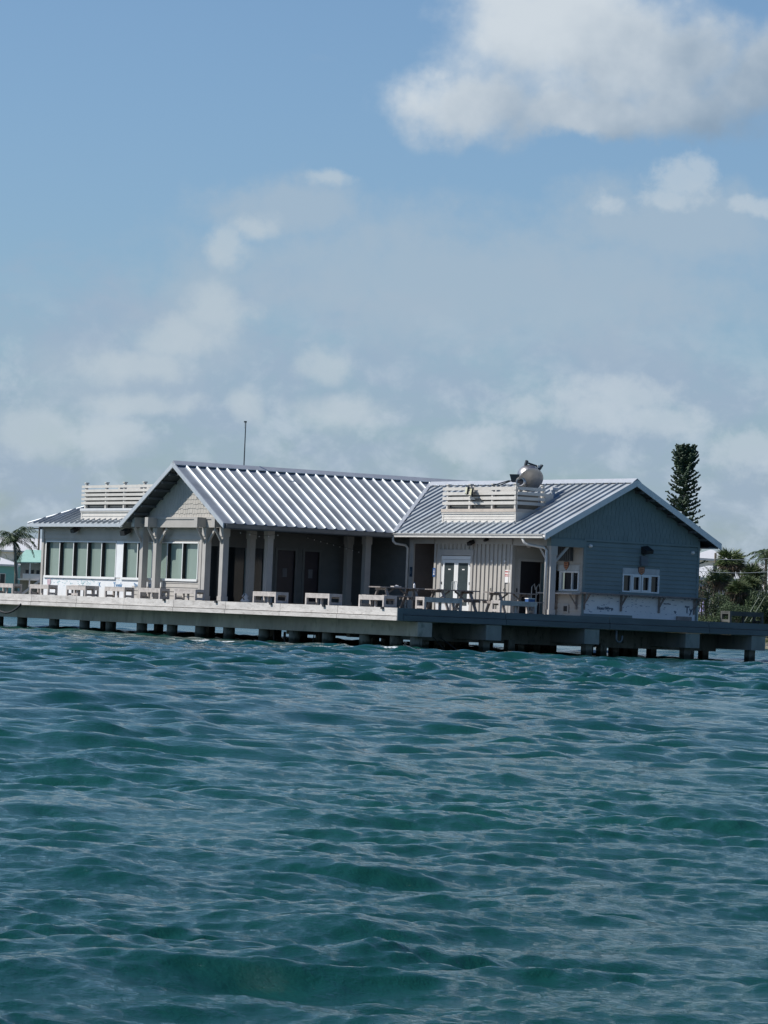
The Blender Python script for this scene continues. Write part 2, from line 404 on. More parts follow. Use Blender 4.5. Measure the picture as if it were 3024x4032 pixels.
    mt = bpy.data.materials.new('sea_water'); mt.use_nodes = True; t = mt.node_tree; t.nodes.clear(); N = NT(t)
    geo = N.n('ShaderNodeNewGeometry')
    mp = N.n('ShaderNodeMapping'); t.links.new(geo.outputs['Position'], mp.inputs[0])
    mp.inputs['Rotation'].default_value = (0, 0, -YAW); mp.inputs['Scale'].default_value = (1.25, .8, 1)
    mp.vector_type = 'POINT'
    h1 = N.noise(mp.outputs[0], 3.4, 9, .66, .1); h2 = N.noise(mp.outputs[0], 13.0, 4, .6, .1)
    hh = N.math('ADD', h1, N.math('MULTIPLY', h2, .16))
    bn = N.n('ShaderNodeBump'); bn.inputs['Strength'].default_value = 1.0; bn.inputs['Distance'].default_value = .034
    t.links.new(hh, bn.inputs['Height'])
    big = N.noise(geo.outputs['Position'], .07, 3, .5)
    cc = N.mix(N.smooth(big, .35, .65), (.005, .046, .039), (.008, .060, .049))
    b = N.n('ShaderNodeBsdfPrincipled'); t.links.new(cc, b.inputs['Base Color']); ra = N.n('ShaderNodeAttribute', attribute_name='subgrid'); t.links.new(ra.outputs['Fac'], b.inputs['Roughness'])
    b.inputs['IOR'].default_value = 1.333; t.links.new(bn.outputs[0], b.inputs['Normal'])
    b.inputs['Specular Tint'].default_value = (1, 1, 1, 1)
    fa = N.n('ShaderNodeAttribute', attribute_name='foam')
    fn = N.noise(geo.outputs['Position'], 5.0, 6, .75)
    fm = N.smooth(N.math('ADD', fa.outputs['Fac'], N.math('MULTIPLY', N.math('SUBTRACT', fn, .5), 2.2)), .65, 1.0)
    fm = N.math('MULTIPLY', fm, N.smooth(fa.outputs['Fac'], .1, .4))
    fb = N.n('ShaderNodeBsdfDiffuse'); fb.inputs[0].default_value = (.75, .8, .82, 1)
    ms = N.n('ShaderNodeMixShader'); t.links.new(fm, ms.inputs[0]); t.links.new(b.outputs[0], ms.inputs[1]); t.links.new(fb.outputs[0], ms.inputs[2])
    o = N.n('ShaderNodeOutputMaterial'); t.links.new(ms.outputs[0], o.inputs[0])
    me.materials.append(mt)
    mkobj('water', me, kind='structure')
build_water()

# ---------------------------------------------------------------- key dimensions
ZE, ZD, ZF = 4.441, 1.47, 1.03
LL = -7.84; WL = 3.95; RLn = -9.99; WR = 4.12
SL = .585; SR = .5235; RLH = SL*WL; RRH = SR*WR
XC, YC = -8.55, -13.2
RIB = .457

# ---------------------------------------------------------------- pier
pier = thing('pier', 'long concrete and timber pier on piles carrying the grey building', 'pier')
deck = obj('deck', MB().box(XC+.12, 12.5, YC+.12, 30, ZD-.12, ZD), deck_m, pier)
obj('deck_slab', MB().box(XC+.35, 12.4, YC+.3, 29.8, ZF-.02, ZD-.125), concrete, pier)
# sunlit left coping in lengths: upper board and proud lower board
y = YC
k = 0
while y < 30:
    L = 3.86
    y1 = min(y+L, 30)
    g = .012
    obj('coping', MB().box(XC, XC+.20, y+g, y1-g, ZF+.165, ZD), coping_m, pier)
    obj('coping', MB().box(XC-.035, XC+.2, y+g, y1-g, ZF, ZF+.145), coping_m, pier)
    y = y1; k += 1
x = XC
while x < 12.5:
    x1 = min(x+4.6, 12.5)
    obj('fascia_board', MB().box(x+(.21 if x == XC else .01), x1-.01, YC, YC+.15, ZF+.21, ZD-.005), fascia_m, pier)
    obj('fascia_board', MB().box(x+(.21 if x == XC else .01), x1-.01, YC-.05, YC+.15, ZF, ZF+.195), fascia_m, pier)
    x = x1
obj('coping', MB().box(XC-.036, XC+.2, YC-.04, YC+.008, ZF, ZD-.002), fascia_m, pier)
# edge cap and cross caps
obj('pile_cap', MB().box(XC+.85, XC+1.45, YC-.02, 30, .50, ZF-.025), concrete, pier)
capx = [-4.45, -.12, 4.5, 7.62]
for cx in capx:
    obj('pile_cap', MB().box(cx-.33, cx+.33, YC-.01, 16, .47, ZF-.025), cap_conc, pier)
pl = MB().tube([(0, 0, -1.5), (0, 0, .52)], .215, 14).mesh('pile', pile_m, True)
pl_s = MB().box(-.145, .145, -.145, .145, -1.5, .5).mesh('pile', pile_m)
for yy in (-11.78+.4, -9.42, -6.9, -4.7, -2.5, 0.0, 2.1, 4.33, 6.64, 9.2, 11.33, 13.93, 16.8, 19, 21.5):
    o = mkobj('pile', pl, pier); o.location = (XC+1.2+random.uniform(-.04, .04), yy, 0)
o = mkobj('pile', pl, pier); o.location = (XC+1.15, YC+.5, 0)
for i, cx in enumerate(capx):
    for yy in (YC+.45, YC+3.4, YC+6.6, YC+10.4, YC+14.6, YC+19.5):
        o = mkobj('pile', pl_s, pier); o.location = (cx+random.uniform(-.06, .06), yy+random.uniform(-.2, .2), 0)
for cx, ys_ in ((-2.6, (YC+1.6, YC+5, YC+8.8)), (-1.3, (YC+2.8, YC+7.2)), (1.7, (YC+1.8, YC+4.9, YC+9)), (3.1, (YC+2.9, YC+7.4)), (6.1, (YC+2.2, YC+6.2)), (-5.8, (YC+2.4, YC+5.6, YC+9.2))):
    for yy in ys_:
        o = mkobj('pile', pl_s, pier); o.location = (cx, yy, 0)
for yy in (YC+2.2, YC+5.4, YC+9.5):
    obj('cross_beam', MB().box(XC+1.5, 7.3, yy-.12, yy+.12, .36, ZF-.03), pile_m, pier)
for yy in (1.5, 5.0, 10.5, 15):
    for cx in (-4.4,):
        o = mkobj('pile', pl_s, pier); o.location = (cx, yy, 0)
for a, b in (((XC+1.2, -6.0, .5), (XC+1.6, -5.2, -.3)), ((XC+1.3, -9.0, .5), (XC+1.9, -8.2, -.4)), ((-6.2, YC+1.2, .5), (-5.2, YC+1.5, -.2)), ((-5.0, YC+1, -.1), (-5.9, YC+1.2, .5))):
    obj('tie_rod', MB().tube([a, b], .02, 6), dark_metal, pier)
# small black scuppers/cleats on the left edge
for yy in (2.93, -.95, -4.86, -8.46, -12.25):
    obj('cleat', MB().box(XC-.06, XC+.1, yy-.07, yy+.07, ZD-.06, ZD+.02), black_m, pier)
# hoses
def hang(pts, r, name, label, mt=rubber):
    return obj(name, MB().tube(pts, r, 8), mt, None, label, 'hose' if mt is rubber else 'pipe', smooth=True)
pts = [(XC-.06, 17.2-t*2.6, ZF+.02-.38*math.sin(math.pi*t)**.8) for t in np.linspace(0, 1, 16)]
hang(pts, .045, 'rubber_hose', 'thick black hose sagging from the pier edge at far left')
pts = [(XC+1.7, -3.4+.25*math.cos(t), .35+.42*math.sin(t)) for t in np.linspace(-2.9, .2, 14)]
hang(pts, .05, 'rubber_hose', 'black hose loop hanging between the piles under the porch')
pts = [(XC+1.75, -2.5+.16*math.cos(t), .35+.40*math.sin(t)) for t in np.linspace(-2.2, .9, 12)]
hang(pts, .05, 'rubber_hose', 'short black hose tail beside the hanging loop under the pier')
a = (1.05, YC+.08)
pts = [(a[0], a[1], ZF), (a[0], a[1], .72)]+[(a[0]+.13-.13*math.cos(t), a[1], .72-.14*math.sin(t)) for t in np.linspace(.3, math.pi-.2, 8)]+[(a[0]+.27, a[1], .82)]
hang(pts, .038, 'drain_trap', 'grey U shaped drain pipe under the right side of the pier', pvc_m)

# ---------------------------------------------------------------- building
B = thing('restaurant_building', 'long greige pier restaurant with grey standing seam metal roofs', 'building', loc=(0, 0, 0))

def ribpanel(name, s_pts, P, t0, t1, parent, mt=metal):
    """s_pts: [(s,h)], P(s,t,h)->point, t0/t1 functions of s"""
    mb = MB(); n = len(s_pts)
    lo = [P(s, min(t0(s), t1(s)), h) for s, h in s_pts]; hi = [P(s, t1(s), h) for s, h in s_pts]
    lb = [P(s, min(t0(s), t1(s)), -.01) for s, h in s_pts]
    mb.v = [tuple(p) for p in lo+hi+lb]
    for i in range(n-1):
        mb.f.append((i, i+1, n+i+1, n+i)); mb.f.append((i+1, i, 2*n+i, 2*n+i+1))
    return obj(name, mb, mt, parent)
def profile(s0, s1, rib=True):
    if not rib: return [(s0, 0), (s1, 0)]
    return [(s0, 0), (s1-.17, 0), (s1-.14, .004), (s1-.11, .012), (s1-.085, .024), (s1-.06, .042), (s1-.042, .066), (s1-.014, .076), (s1-.003, 0)]

# --- left wing roof
roofL = obj('roof', MB().prism([(LL+.05, .03, ZE-.02), (LL+.05, WL, ZE+RLH-.02), (LL+.05, 2*WL-.03, ZE-.02), (LL+.05, 2*WL-.03, ZE-.16), (LL+.05, WL, ZE+RLH-.16), (LL+.05, .03, ZE-.16)], (-LL-.05+6.2, 0, 0)), dark_metal, B)
cL = math.hypot(1, SL)
def PL(s, t, h): # front slope: s along X, t = Y
    return Vector((s, t - h*SL/cL, ZE+SL*t+h/cL))
def PLb(s, t, h):
    return Vector((s, 2*WL-t + h*SL/cL, ZE+SL*t+h/cL))
def val(s):
    if s < 0: return 0.0
    zr = SR*min(s, 2*WR-s); return max(0, zr/SL)
s = LL+.13
obj('roof_panel', MB().poly([PL(LL, 0, 0), PL(s, 0, 0), PL(s, WL, 0), PL(LL, WL, 0)]), metal, roofL)
first = True
edges = [LL+.13]
x = -16*RIB
while x < 6.3: edges.append(x); x += RIB
proto = None; proto_c = None
for a, b_ in zip(edges[:-1], edges[1:]):
    if b_ <= 0 and b_-a > .44:
        if proto is None: proto = ribpanel('roof_panel', [(q-a, h) for q, h in profile(a, b_)], PL, lambda s: 0, lambda s: WL-.02, roofL)
        else: proto_c = proto.copy(); C.objects.link(proto_c); proto_c.parent = roofL
        (proto if proto_c is None else proto_c).location = (a, 0, 0) if True else None
    else:
        if b_ <= 0: ribpanel('roof_panel', profile(a, b_), PL, lambda s: 0, lambda s: WL-.02, roofL)
        else: ribpanel('roof_panel', profile(a, b_), PL, lambda s: val(s), lambda s: WL-.02, roofL)
    proto_c = None
proto_c = None
obj('roof_panel', MB().poly([PLb(LL, 0, 0), PLb(6.2, 0, 0), PLb(6.2, WL, 0), PLb(LL, WL, 0)]), metal, roofL)
obj('ridge_cap', MB().prism([(LL-.02, WL-.19, ZE+RLH-.10+.07), (LL-.02, WL, ZE+RLH+.125), (LL-.02, WL+.19, ZE+RLH-.10+.07), (LL-.02, WL+.19, ZE+RLH-.10+.045), (LL-.02, WL, ZE+RLH+.09), (LL-.02, WL-.19, ZE+RLH-.1+.045)], (6.2-LL, 0, 0)), metal_trim, roofL)
# closure strip under ridge cap
obj('ridge_closure', MB().box(LL+.1, 6.2, WL-.13, WL-.10, ZE+RLH-.11, ZE+RLH-.01), dark_metal, roofL)
def rakeX(xp, y0, z0, y1, z1, parent, mt, hgt=.20, th=.05):
    obj('rake_trim', MB().prism([(xp, y0, z0+.035), (xp, y1, z1+.035), (xp, y1, z1+.035-hgt), (xp, y0, z0+.035-hgt)], (th, 0, 0)), mt, parent)
rakeX(LL-.03, -.04, ZE-.02, WL-.002, ZE+RLH+.02, roofL, metal_trim)
rakeX(LL-.03, WL+.002, ZE+RLH+.02, 2*WL+.04, ZE-.02, roofL, metal_trim)
for i in range(7):     # rafters under the overhang
    for sgn in (-1, 1):
        yy = WL+sgn*(.35+i*.52); zz = ZE+SL*(WL-abs(yy-WL))-.165
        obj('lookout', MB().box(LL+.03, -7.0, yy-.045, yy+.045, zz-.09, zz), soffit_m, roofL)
obj('eave_trim', MB().box(LL+.03, -.02, -.05, .0, ZE-.20, ZE-.012), gutter_m if False else dark_metal, roofL)
obj('gutter', MB().prism([(LL+.1, -.13, ZE-.03), (LL+.1, -.055, ZE-.16), (LL+.1, -.052, ZE-.03)], (7.7, 0, 0)), mat('gutter_grey', (.20, .21, .22), .5), roofL)
# left gable infill
GX = -7.14
gab = obj('gable_wall', MB().prism([(GX, .42, 4.66), (GX, 2*WL-.42, 4.66), (GX, WL, ZE+RLH-.17)], (.1, 0, 0)), paint, B)
sh_count = 0
random.seed(3)
def shingle_mesh(w, h):
    return MB().prism([(0, 0, 0), (0, w, 0), (0, w, h), (0, 0, h)], (-.02, 0, 0))
shm = []
for i in range(6):
    w = .15+.012*i; h = .25
    mb = MB(); mb.v = [(-.026, 0, 0), (-.026, w, 0), (-.006, w, h), (-.006, 0, h), (.004, 0, 0), (.004, w, 0)]
    mb.f = [(0, 3, 2, 1), (0, 1, 5, 4), (0, 4, 3), (1, 2, 5)]
    me = mb.mesh('shingle', paint); shm.append((w, me))
row = 0; z = 4.68
while z < ZE+RLH-.42:
    hw = (ZE+RLH-.20-(z+.25))/SL
    yy = WL-hw+random.uniform(0, .08)
    while yy < WL+hw-.1:
        w, me = random.choice(shm)
        if yy+w > WL+hw+.03: break
        o = mkobj('shingle', me, gab); o.location = (GX, yy, z+random.uniform(-.03, .01)-.01); sh_count += 1
        yy += w+.012
    z += .185; row += 1
# --- posts, beams, braces of the porch
PA, PB, PL1, PL2 = 2.43, 1.12, 7.31, 6.24   # Y of post centres
def post(x, y, h0=ZD, h1=4.30, top=True):
    p = obj('porch_post', MB().box(x-.125, x+.125, y-.125, y+.125, h0, h1), trim, B)
    obj('post_base', MB().box(x-.15, x+.15, y-.15, y+.15, h0+.001, h0+.20), trim, p)
    obj('post_collar', MB().box(x-.15, x+.15, y-.15, y+.15, h1-.34, h1), trim, p)
    return p
for yy in (PB, PA, PL2, PL1): post(-7.07, yy)
for yy in (PB, PA): post(-5.07, yy); post(-.55, yy)
post(.735, -9.42, ZD, 4.02)
fb = obj('beam', MB().box(-7.20, -6.94, .75, 2*WL-.40, 4.302, 4.62), trim, B)
obj('beam_cap', MB().box(-7.23, -6.90, .80, 2*WL-.45, 4.622, 4.70), trim, B)
for yy in (PB, PA, PL2, PL1):
    b_ = obj('beam', MB().box(-7.62, -7.203, yy-.125, yy+.125, 4.303, 4.68), trim, B)
    obj('brace', MB().beam((-7.53, yy, 4.28), (-7.17, yy, 3.70), .09, .07, (0, 1, 0)), trim, B)
for yy, sg in ((PL2, -1), (PA, 1)):
    obj('brace', MB().beam((-7.07, yy+sg*.72, 4.28), (-7.07, yy+sg*.12, 3.70), .09, .07, (1, 0, 0)), trim, B)
obj('brace', MB().beam((-7.07, PA-.62, 4.28), (-7.07, PA-.12, 3.75), .09, .07, (1, 0, 0)), trim, B)
for yy in (PB, PA):
    obj('beam', MB().box(-6.938, .58, yy-.11, yy+.11, 4.05+.253, 4.05+.253+.28 if yy == PA else 4.44), trim, B)
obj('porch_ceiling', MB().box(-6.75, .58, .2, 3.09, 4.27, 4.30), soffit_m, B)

# --- generic walls with courses of siding
def split(u0, u1, z0, z1, ops):
    """segments of the strip not covered by openings"""
    seg = [(u0, u1)]
    for (a, b, c_, d) in ops:
        if z1 > c_+.01 and z0 < d-.01:
            ns = []
            for (p, q) in seg:
                if b <= p or a >= q: ns.append((p, q)); continue
                if a > p: ns.append((p, a))
                if b < q: ns.append((b, q))
            seg = ns
    return seg
def wall(face, plane, u0, u1, z0, z1, ops=(), course=.165, mt=paint, topfn=None, boards=True, thick=.15, name='wall', zb=None):
    """face 'x': plane X=plane facing -X, u is Y;  face 'y': plane Y=plane facing -Y, u is X"""
    def pt(u, z, d): return (plane+d, u, z) if face == 'x' else (u, plane+d, z)
    def bx(mb, a, b, c_, d, d0, d1):
        A = pt(a, c_, d0); Bq = pt(b, d, d1); mb.box(A[0], Bq[0], A[1], Bq[1], A[2], Bq[2])
    zs = sorted({z0, z1, *[o[2] for o in ops], *[o[3] for o in ops]}); zs = [q for q in zs if z0 <= q <= z1]
    mb = MB()
    for a, b in zip(zs[:-1], zs[1:]):
        for p, q in split(u0, u1, a, b, ops): bx(mb, p, q, a, b, 0, thick)
    w = obj(name, mb, mt, B)
    if boards:
        z = z0 if zb is None else zb
        while z < z1-.02:
            zt = min(z+course, z1)
            for p, q in split(u0, u1, z, zt, ops):
                if q-p < .05: continue
                k = [pt(p, z, -.030), pt(q, z, -.030), pt(q, zt, -.006), pt(p, zt, -.006), pt(p, z, -.001), pt(q, z, -.001), pt(q, zt, -.001), pt(p, zt, -.001)]
                m2 = MB(); m2.v = k; m2.f = [(0, 1, 2, 3), (0, 4, 5, 1), (0, 3, 7, 4), (1, 5, 6, 2)]
                obj('siding_board', m2, mt, w)
            z = zt
    return w
def frame(face, plane, u0, u1, z0, z1, w, d0, d1, mt, parent, name='frame'):
    mb = MB()
    def bx(a, b, c_, d):
        if face == 'x': mb.box(plane+d0, plane+d1, a, b, c_, d)
        else: mb.box(a, b, plane+d0, plane+d1, c_, d)
    bx(u0, u0+w, z0, z1); bx(u1-w, u1, z0, z1); bx(u0+w, u1-w, z0, z0+w); bx(u0+w, u1-w, z1-w, z1)
    return obj(name, mb, mt, parent)
def rect(face, plane, u0, u1, z0, z1, d0, d1):
    return MB().box(plane+d0, plane+d1, u0, u1, z0, z1) if face == 'x' else MB().box(u0, u1, plane+d0, plane+d1, z0, z1)

# --- window wall (faces -X)
WX = -6.8; WY0, WY1 = 3.22, 16.3
SILL, HEAD = 2.30, 3.74
# window groups: Y ranges, with pane counts
groups = [(9.98, 15.98, 5), (6.2-.0, 9.45, 3), (3.52, 5.95, 2)]
g2 = [(10.0, 15.97), (3.50, 9.42)]
ops = [(g2[0][0], g2[0][1], SILL, HEAD), (g2[1][0], g2[1][1], SILL, HEAD)]
ww = wall('x', WX, WY0, WY1, ZD, 4.42, ops, boards=False)
z = HEAD+.10
while z < 4.40:
    zt = min(z+.165, 4.42)
    m2 = MB(); m2.v = [(WX-.03, WY0, z), (WX-.03, WY1, z), (WX-.006, WY1, zt), (WX-.006, WY0, zt), (WX, WY0, z), (WX, WY1, z)]; m2.f = [(0, 3, 2, 1), (0, 1, 5, 4)]
    obj('siding_board', m2, paint, ww); z = zt
for (yc0, yc1, zc0, zc1) in ((WY0, 6.1, ZD, SILL-.1), (6.1, 8.6, ZD, 1.98)):
    z = zc0
    while z < zc1-.03:
        zt = min(z+.165, zc1)
        m2 = MB(); m2.v = [(WX-.036, yc0, z), (WX-.036, yc1, z), (WX-.012, yc1, zt), (WX-.012, yc0, zt), (WX, yc0, z), (WX, yc1, z), (WX, yc1, zt)]; m2.f = [(0, 3, 2, 1), (0, 1, 5, 4), (1, 2, 6, 5)]
        obj('siding_board', m2, paint, ww); z = zt
hw = obj('house_wrap', MB().box(WX-.012, WX-.002, 6.1, WY1-.12, ZD, SILL-.06), wrap_m, ww)
obj('house_wrap', MB().box(WX-.012, WX-.002, 9.44, 9.98, SILL-.02, HEAD+.02), wrap_m, ww)
obj('corner_board', MB().box(WX-.05, WX+.1, WY1-.14, WY1+.03, ZD, 4.42), trim, ww)
obj('corner_board', MB().box(WX-.05, WX+.1, WY0-.03, WY0+.12, ZD, 4.30), trim, ww)
for (a, b_, n) in ((10.0, 15.97, 5), (3.50, 9.42, 5)):
    wn_ = obj('window', rect('x', WX, a, b_, HEAD-.045, HEAD, -.03, .10), white_frame, B)
    obj('sill', rect('x', WX, a-.05, b_+.05, SILL-.09, SILL-.0, -.07, .10), white_frame, wn_)
    pw = (b_-a)/n
    for i in range(n):
        obj('pane', rect('x', WX, a+i*pw+.03, a+(i+1)*pw-.03, SILL, HEAD-.045, .13, .15), blind_m, wn_)
    for i in range(n+1):
        obj('mullion', rect('x', WX, a+i*pw-.024, a+i*pw+.024, SILL, HEAD-.046, -.028, .13), white_frame, wn_)
        if i < n: obj('jamb_shade', rect('x', WX, a+(i+1)*pw-.034, a+(i+1)*pw-.031, SILL, HEAD-.046, -.02, .13), black_m, wn_)  # black sheet painting the shade on each jamb side
hw0 = obj('frieze_board', MB().box(WX-.045, WX-.031, WY0+.12, WY1-.14, 4.28, 4.42), trim, ww)
for txt, py_, zz, sz, bo in (('Tyvek', 9.75, 1.97, .30, .006), ('K', 11.25, 1.97, .27, .004), ('Tyvek', 8.35, 1.98, .22, .003), ('Tyvek', 6.9, 1.93, .30, .006)):
    if sz == .22: continue
    lettering('lettering', txt, sz, ink_m, ww, 'x', (WX-.016, py_, zz), bo)
lettering('lettering', 'Tyv', .22, ink_m, ww, 'x', (WX-.042, 8.25, 2.0), .003)
rs_ = random.Random(4)
sm = MB()
for i in range(70):
    cx_ = rs_.choice([14.0, 12.9, 12.3, 11.8, 15.0])+rs_.uniform(-.5, .5); cz_ = 2.03+rs_.gauss(0, .07)
    w_ = rs_.uniform(.02, .12); h_ = rs_.uniform(.01, .035)
    sm.box(WX-.0155, WX-.013, cx_, cx_+w_, cz_, cz_+h_)
for i in range(60):
    cx_ = rs_.uniform(9, 16); cz_ = SILL-.115+rs_.uniform(-.01, .02); sm.box(WX-.0155, WX-.013, cx_, cx_+rs_.uniform(.05, .3), cz_, cz_+.008)
obj('faded_print', sm, mat('faded_teal_ink', (.35, .56, .60), .6), ww)
# side wall of this block (faces +Y) and its hidden back
obj('wall', MB().box(WX, 2.0, WY1-.15, WY1, ZD, 4.42), paint, B)
# --- hip roof over it
HX = -7.3; HY1 = 16.8; HS = .45; HD = 5.2
hip = obj('roof', MB().prism([(HX+.05, 7.2, ZE-.02), (HX+.05, HY1-.05, ZE-.02), (HX+.05, HY1-.05, ZE-.12), (HX+.05, 7.2, ZE-.12)], (9, 0, 0)), dark_metal, B)
cH = math.hypot(1, HS)
def PH(s, t, h): return Vector((HX+t-h*HS/cH, s, ZE+HS*t+h/cH))
yy = HY1; 
topH = lambda s: max(0.001, min(HD, HY1-s))
e = [HY1-.12]
while e[-1] > 6.4: e.append(e[-1]-RIB)
for a, b_ in zip(e[:-1], e[1:]):
    sp = [(a-(q-0), h) for q, h in profile(0, RIB)]
    sp = list(reversed(sp)); sp = [(s_, h) for s_, h in sp]
    ribpanel('roof_panel', [(s_, h) for s_, h in sp], lambda s, t, h: PH(s, t, h), lambda s: 0, topH, hip)
obj('roof_panel', MB().poly([(HX, HY1, ZE), (HX+HD, HY1-HD, ZE+HS*HD), (HX+HD+3, HY1-HD, ZE+HS*HD), (HX+2*HD+3, HY1, ZE)]), metal, hip)
obj('eave_trim', MB().box(HX-.03, HX+.03, 7.85, HY1+.03, ZE-.13, ZE-.008), metal_trim, hip)
obj('hip_cap', MB().tube([(HX, HY1, ZE+.03), (HX+HD, HY1-HD, ZE+HS*HD+.03)], .035, 6), metal_trim, hip)
# screen enclosure on the hip roof
def screen(y0, y1, xf, depth, zb, rail_z0, rail_z1, top, nsl, ys, side, label):
    sc = obj('rooftop_screen', MB().box(xf+.03, xf+depth, y0, y1, zb-.02, rail_z0), slat_m, B)
    obj('curb_trim', MB().box(xf-.0, xf+.028, y0-.0, y0+.10, zb, rail_z0), slat_m, sc); obj('curb_trim', MB().box(xf, xf+.028, y1-.10, y1, zb, rail_z0), slat_m, sc)
    nb = 3 if side else 2
    for i in range(nb):
        h = (rail_z0-.06-zb-.03)/nb
        obj('siding_board', MB().prism([(xf+.004, y0+.10, zb+.03+i*h), (xf+.026, y0+.10, zb+.03+i*h), (xf+.026, y0+.10, zb+.03+(i+1)*h), (xf+.022, y0+.10, zb+.03+(i+1)*h)], (0, y1-y0-.2, 0)), slat_m, sc)
    obj('curb_trim', MB().box(xf-.02, xf+.028, y0-.02, y1+.02, rail_z0-.065, rail_z0-.002), slat_m, sc)
    obj('rim', MB().box(xf-.04, xf+depth+.02, y0-.03, y1+.03, rail_z0, rail_z1), rust_m if side else roof_white, sc)
    obj('flashing', MB().box(xf-.12, xf+.02, y0-.10, y1+.12, zb-.02, zb+.012), metal_trim, sc)
    H = (top-rail_z1-.16)/nsl
    for i in range(nsl):
        z0_ = rail_z1+.16+i*H
        obj('slat', MB().box(xf-.025, xf+.0, y0+.02, y1-.02, z0_, z0_+H*.64), slat_m, sc)
        obj('slat', MB().box(xf+depth-.02, xf+depth, y0+.02, y1-.02, z0_, z0_+H*.64), slat_m, sc)
        if side: obj('slat', MB().box(xf+.02, xf+depth-.03, y0-.02, y0+.005, z0_, z0_+H*.64), slat_m, sc)
    for yq in ys:
        for xq in (xf+.004, xf+depth-.12):
            obj('post', MB().box(xq, xq+.10, yq-.05, yq+.05, rail_z1+.001, top+.02), slat_m, sc)
            obj('post_cap', MB().box(xq-.03, xq+.13, yq-.08, yq+.08, top+.021, top+.06), slat_m, sc)
    return sc
scL = screen(5.8, 12.85, -6.95, 1.7, ZE+.45*.30, 4.98, 5.08, 6.08, 5, [12.55, 10.85, 9.35, 7.75, 6.2], False, '')
xf = .86
scR = screen(-6.86, -1.95, xf, 1.35, ZE+SR*xf-.02, 5.30, 5.42, 6.32, 4, [-2.25, -3.75, -5.25, -6.75], True, '')
obj('curb_side', MB().prism([(xf+.03, -6.875, 4.86), (xf+1.35, -6.875, 5.30), (xf+.03, -6.875, 5.30)], (0, .01, 0)), slat_m, scR)
obj('cabinet', MB().box(2.22, 2.62, -6.80, -6.45, ZE+SR*2.25-.1, 6.05), slat_m, scR)
obj('gap_dark_box', MB().box(1.0, 2.05, -6.6, -2.2, 5.3, 6.05), mat('gap_dark_grey', (.10, .11, .11), .6), scR)  # unseen dark boxes added in both screens so the slat gaps read dark
obj('gap_dark_box', MB().box(-6.8, -5.4, 6.0, 12.6, 4.9, 5.85), mat('gap_dark_grey', (.10, .11, .11), .6), scL)
obj('duct', MB().box(1.15, 1.9, -3.1, -2.3, 5.3, 5.75), gutter_m, scR); obj('duct', MB().box(1.2, 1.8, -4.9, -4.2, 5.4, 5.62), roof_white, scR)

# --- right wing roof
rr = MB()
rr.prism([(.03, RLn+.05, ZE-.02), (WR, RLn+.05, ZE+RRH-.02), (2*WR-.03, RLn+.05, ZE-.02), (2*WR-.03, RLn+.05, ZE-.16), (WR, RLn+.05, ZE+RRH-.16), (.03, RLn+.05, ZE-.16)], (0, -RLn-.05, 0))
roofR = obj('roof', rr, dark_metal, B)
cR = math.hypot(1, SR)
def PR(s, t, h): return Vector((t-h*SR/cR, s, ZE+SR*t+h/cR))
e = [0.0]
while e[0] > RLn+RIB+.05: e.insert(0, e[0]-RIB)
while e[-1] < 3.7: e.append(e[-1]+RIB)
for a, b_ in zip(e[:-1], e[1:]):
    # rib sits at the -Y end of each pan
    sp = [(a+.003, 0), (a+.022, .066), (a+.044, .066), (a+.052, 0), (a+.17, 0), (b_, 0)]
    ribpanel('roof_panel', sp, PR, lambda s: max(0, SL*s/SR), lambda s: WR-.02 if SL*s < RRH else SL*s/SR, roofR)
obj('roof_panel', MB().poly([PR(RLn, 0, 0), PR(e[0], 0, 0), PR(e[0], WR, 0), PR(RLn, WR, 0)][::-1]), metal, roofR)
obj('roof_panel', MB().poly([(2*WR, RLn, ZE), (2*WR, 0, ZE), (WR, 0, ZE+RRH), (WR, RLn, ZE+RRH)]), metal, roofR)
obj('ridge_cap', MB().prism([(WR-.2, RLn-.02, ZE+RRH-.105+.075), (WR, RLn-.02, ZE+RRH+.12), (WR+.2, RLn-.02, ZE+RRH-.105+.075), (WR+.2, RLn-.02, ZE+RRH-.105+.05), (WR, RLn-.02, ZE+RRH+.09), (WR-.2, RLn-.02, ZE+RRH-.105+.05)], (0, WL-.25-RLn, 0)), metal_trim, roofR)
obj('ridge_closure', MB().box(WR-.14, WR-.11, RLn+.1, 3.3, ZE+RRH-.11, ZE+RRH-.02), dark_metal, roofR)
obj('valley_flashing', MB().beam((-.02, -.02, ZE+.075), (WR*.99, WR*.99*SR/SL, ZE+RRH+.05), .16, .02), metal_trim, roofR)
def rakeY(yp, x0, z0, x1, z1, parent, mt, hgt=.24, th=.05):
    obj('rake_trim', MB().prism([(x0, yp, z0+.035), (x1, yp, z1+.035), (x1, yp, z1+.035-hgt), (x0, yp, z0+.035-hgt)], (0, th, 0)), mt, parent)
rakeY(RLn-.03, -.04, ZE-.02, WR-.002, ZE+RRH+.02, roofR, metal_trim)
rakeY(RLn-.03, WR+.002, ZE+RRH+.02, 2*WR+.04, ZE-.02, roofR, metal_trim)
for i in range(8):
    xx = WR+.35+i*.52; zz = ZE+SR*(2*WR-xx)-.165
    obj('lookout', MB().box(xx-.045, xx+.045, RLn+.03, -9.5, zz-.09, zz), soffit_m, roofR)
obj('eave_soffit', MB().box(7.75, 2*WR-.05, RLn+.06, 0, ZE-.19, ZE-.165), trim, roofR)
gt = obj('gutter', MB().prism([(-.17, -9.99, ZE-.035), (-.14, -9.99, ZE-.145), (-.03, -9.99, ZE-.165), (-.005, -9.99, ZE-.035), (-.03, -9.99, ZE-.035), (-.05, -9.99, ZE-.13), (-.12, -9.99, ZE-.12), (-.15, -9.99, ZE-.035)], (0, 9.99, 0)), gutter_m, roofR)
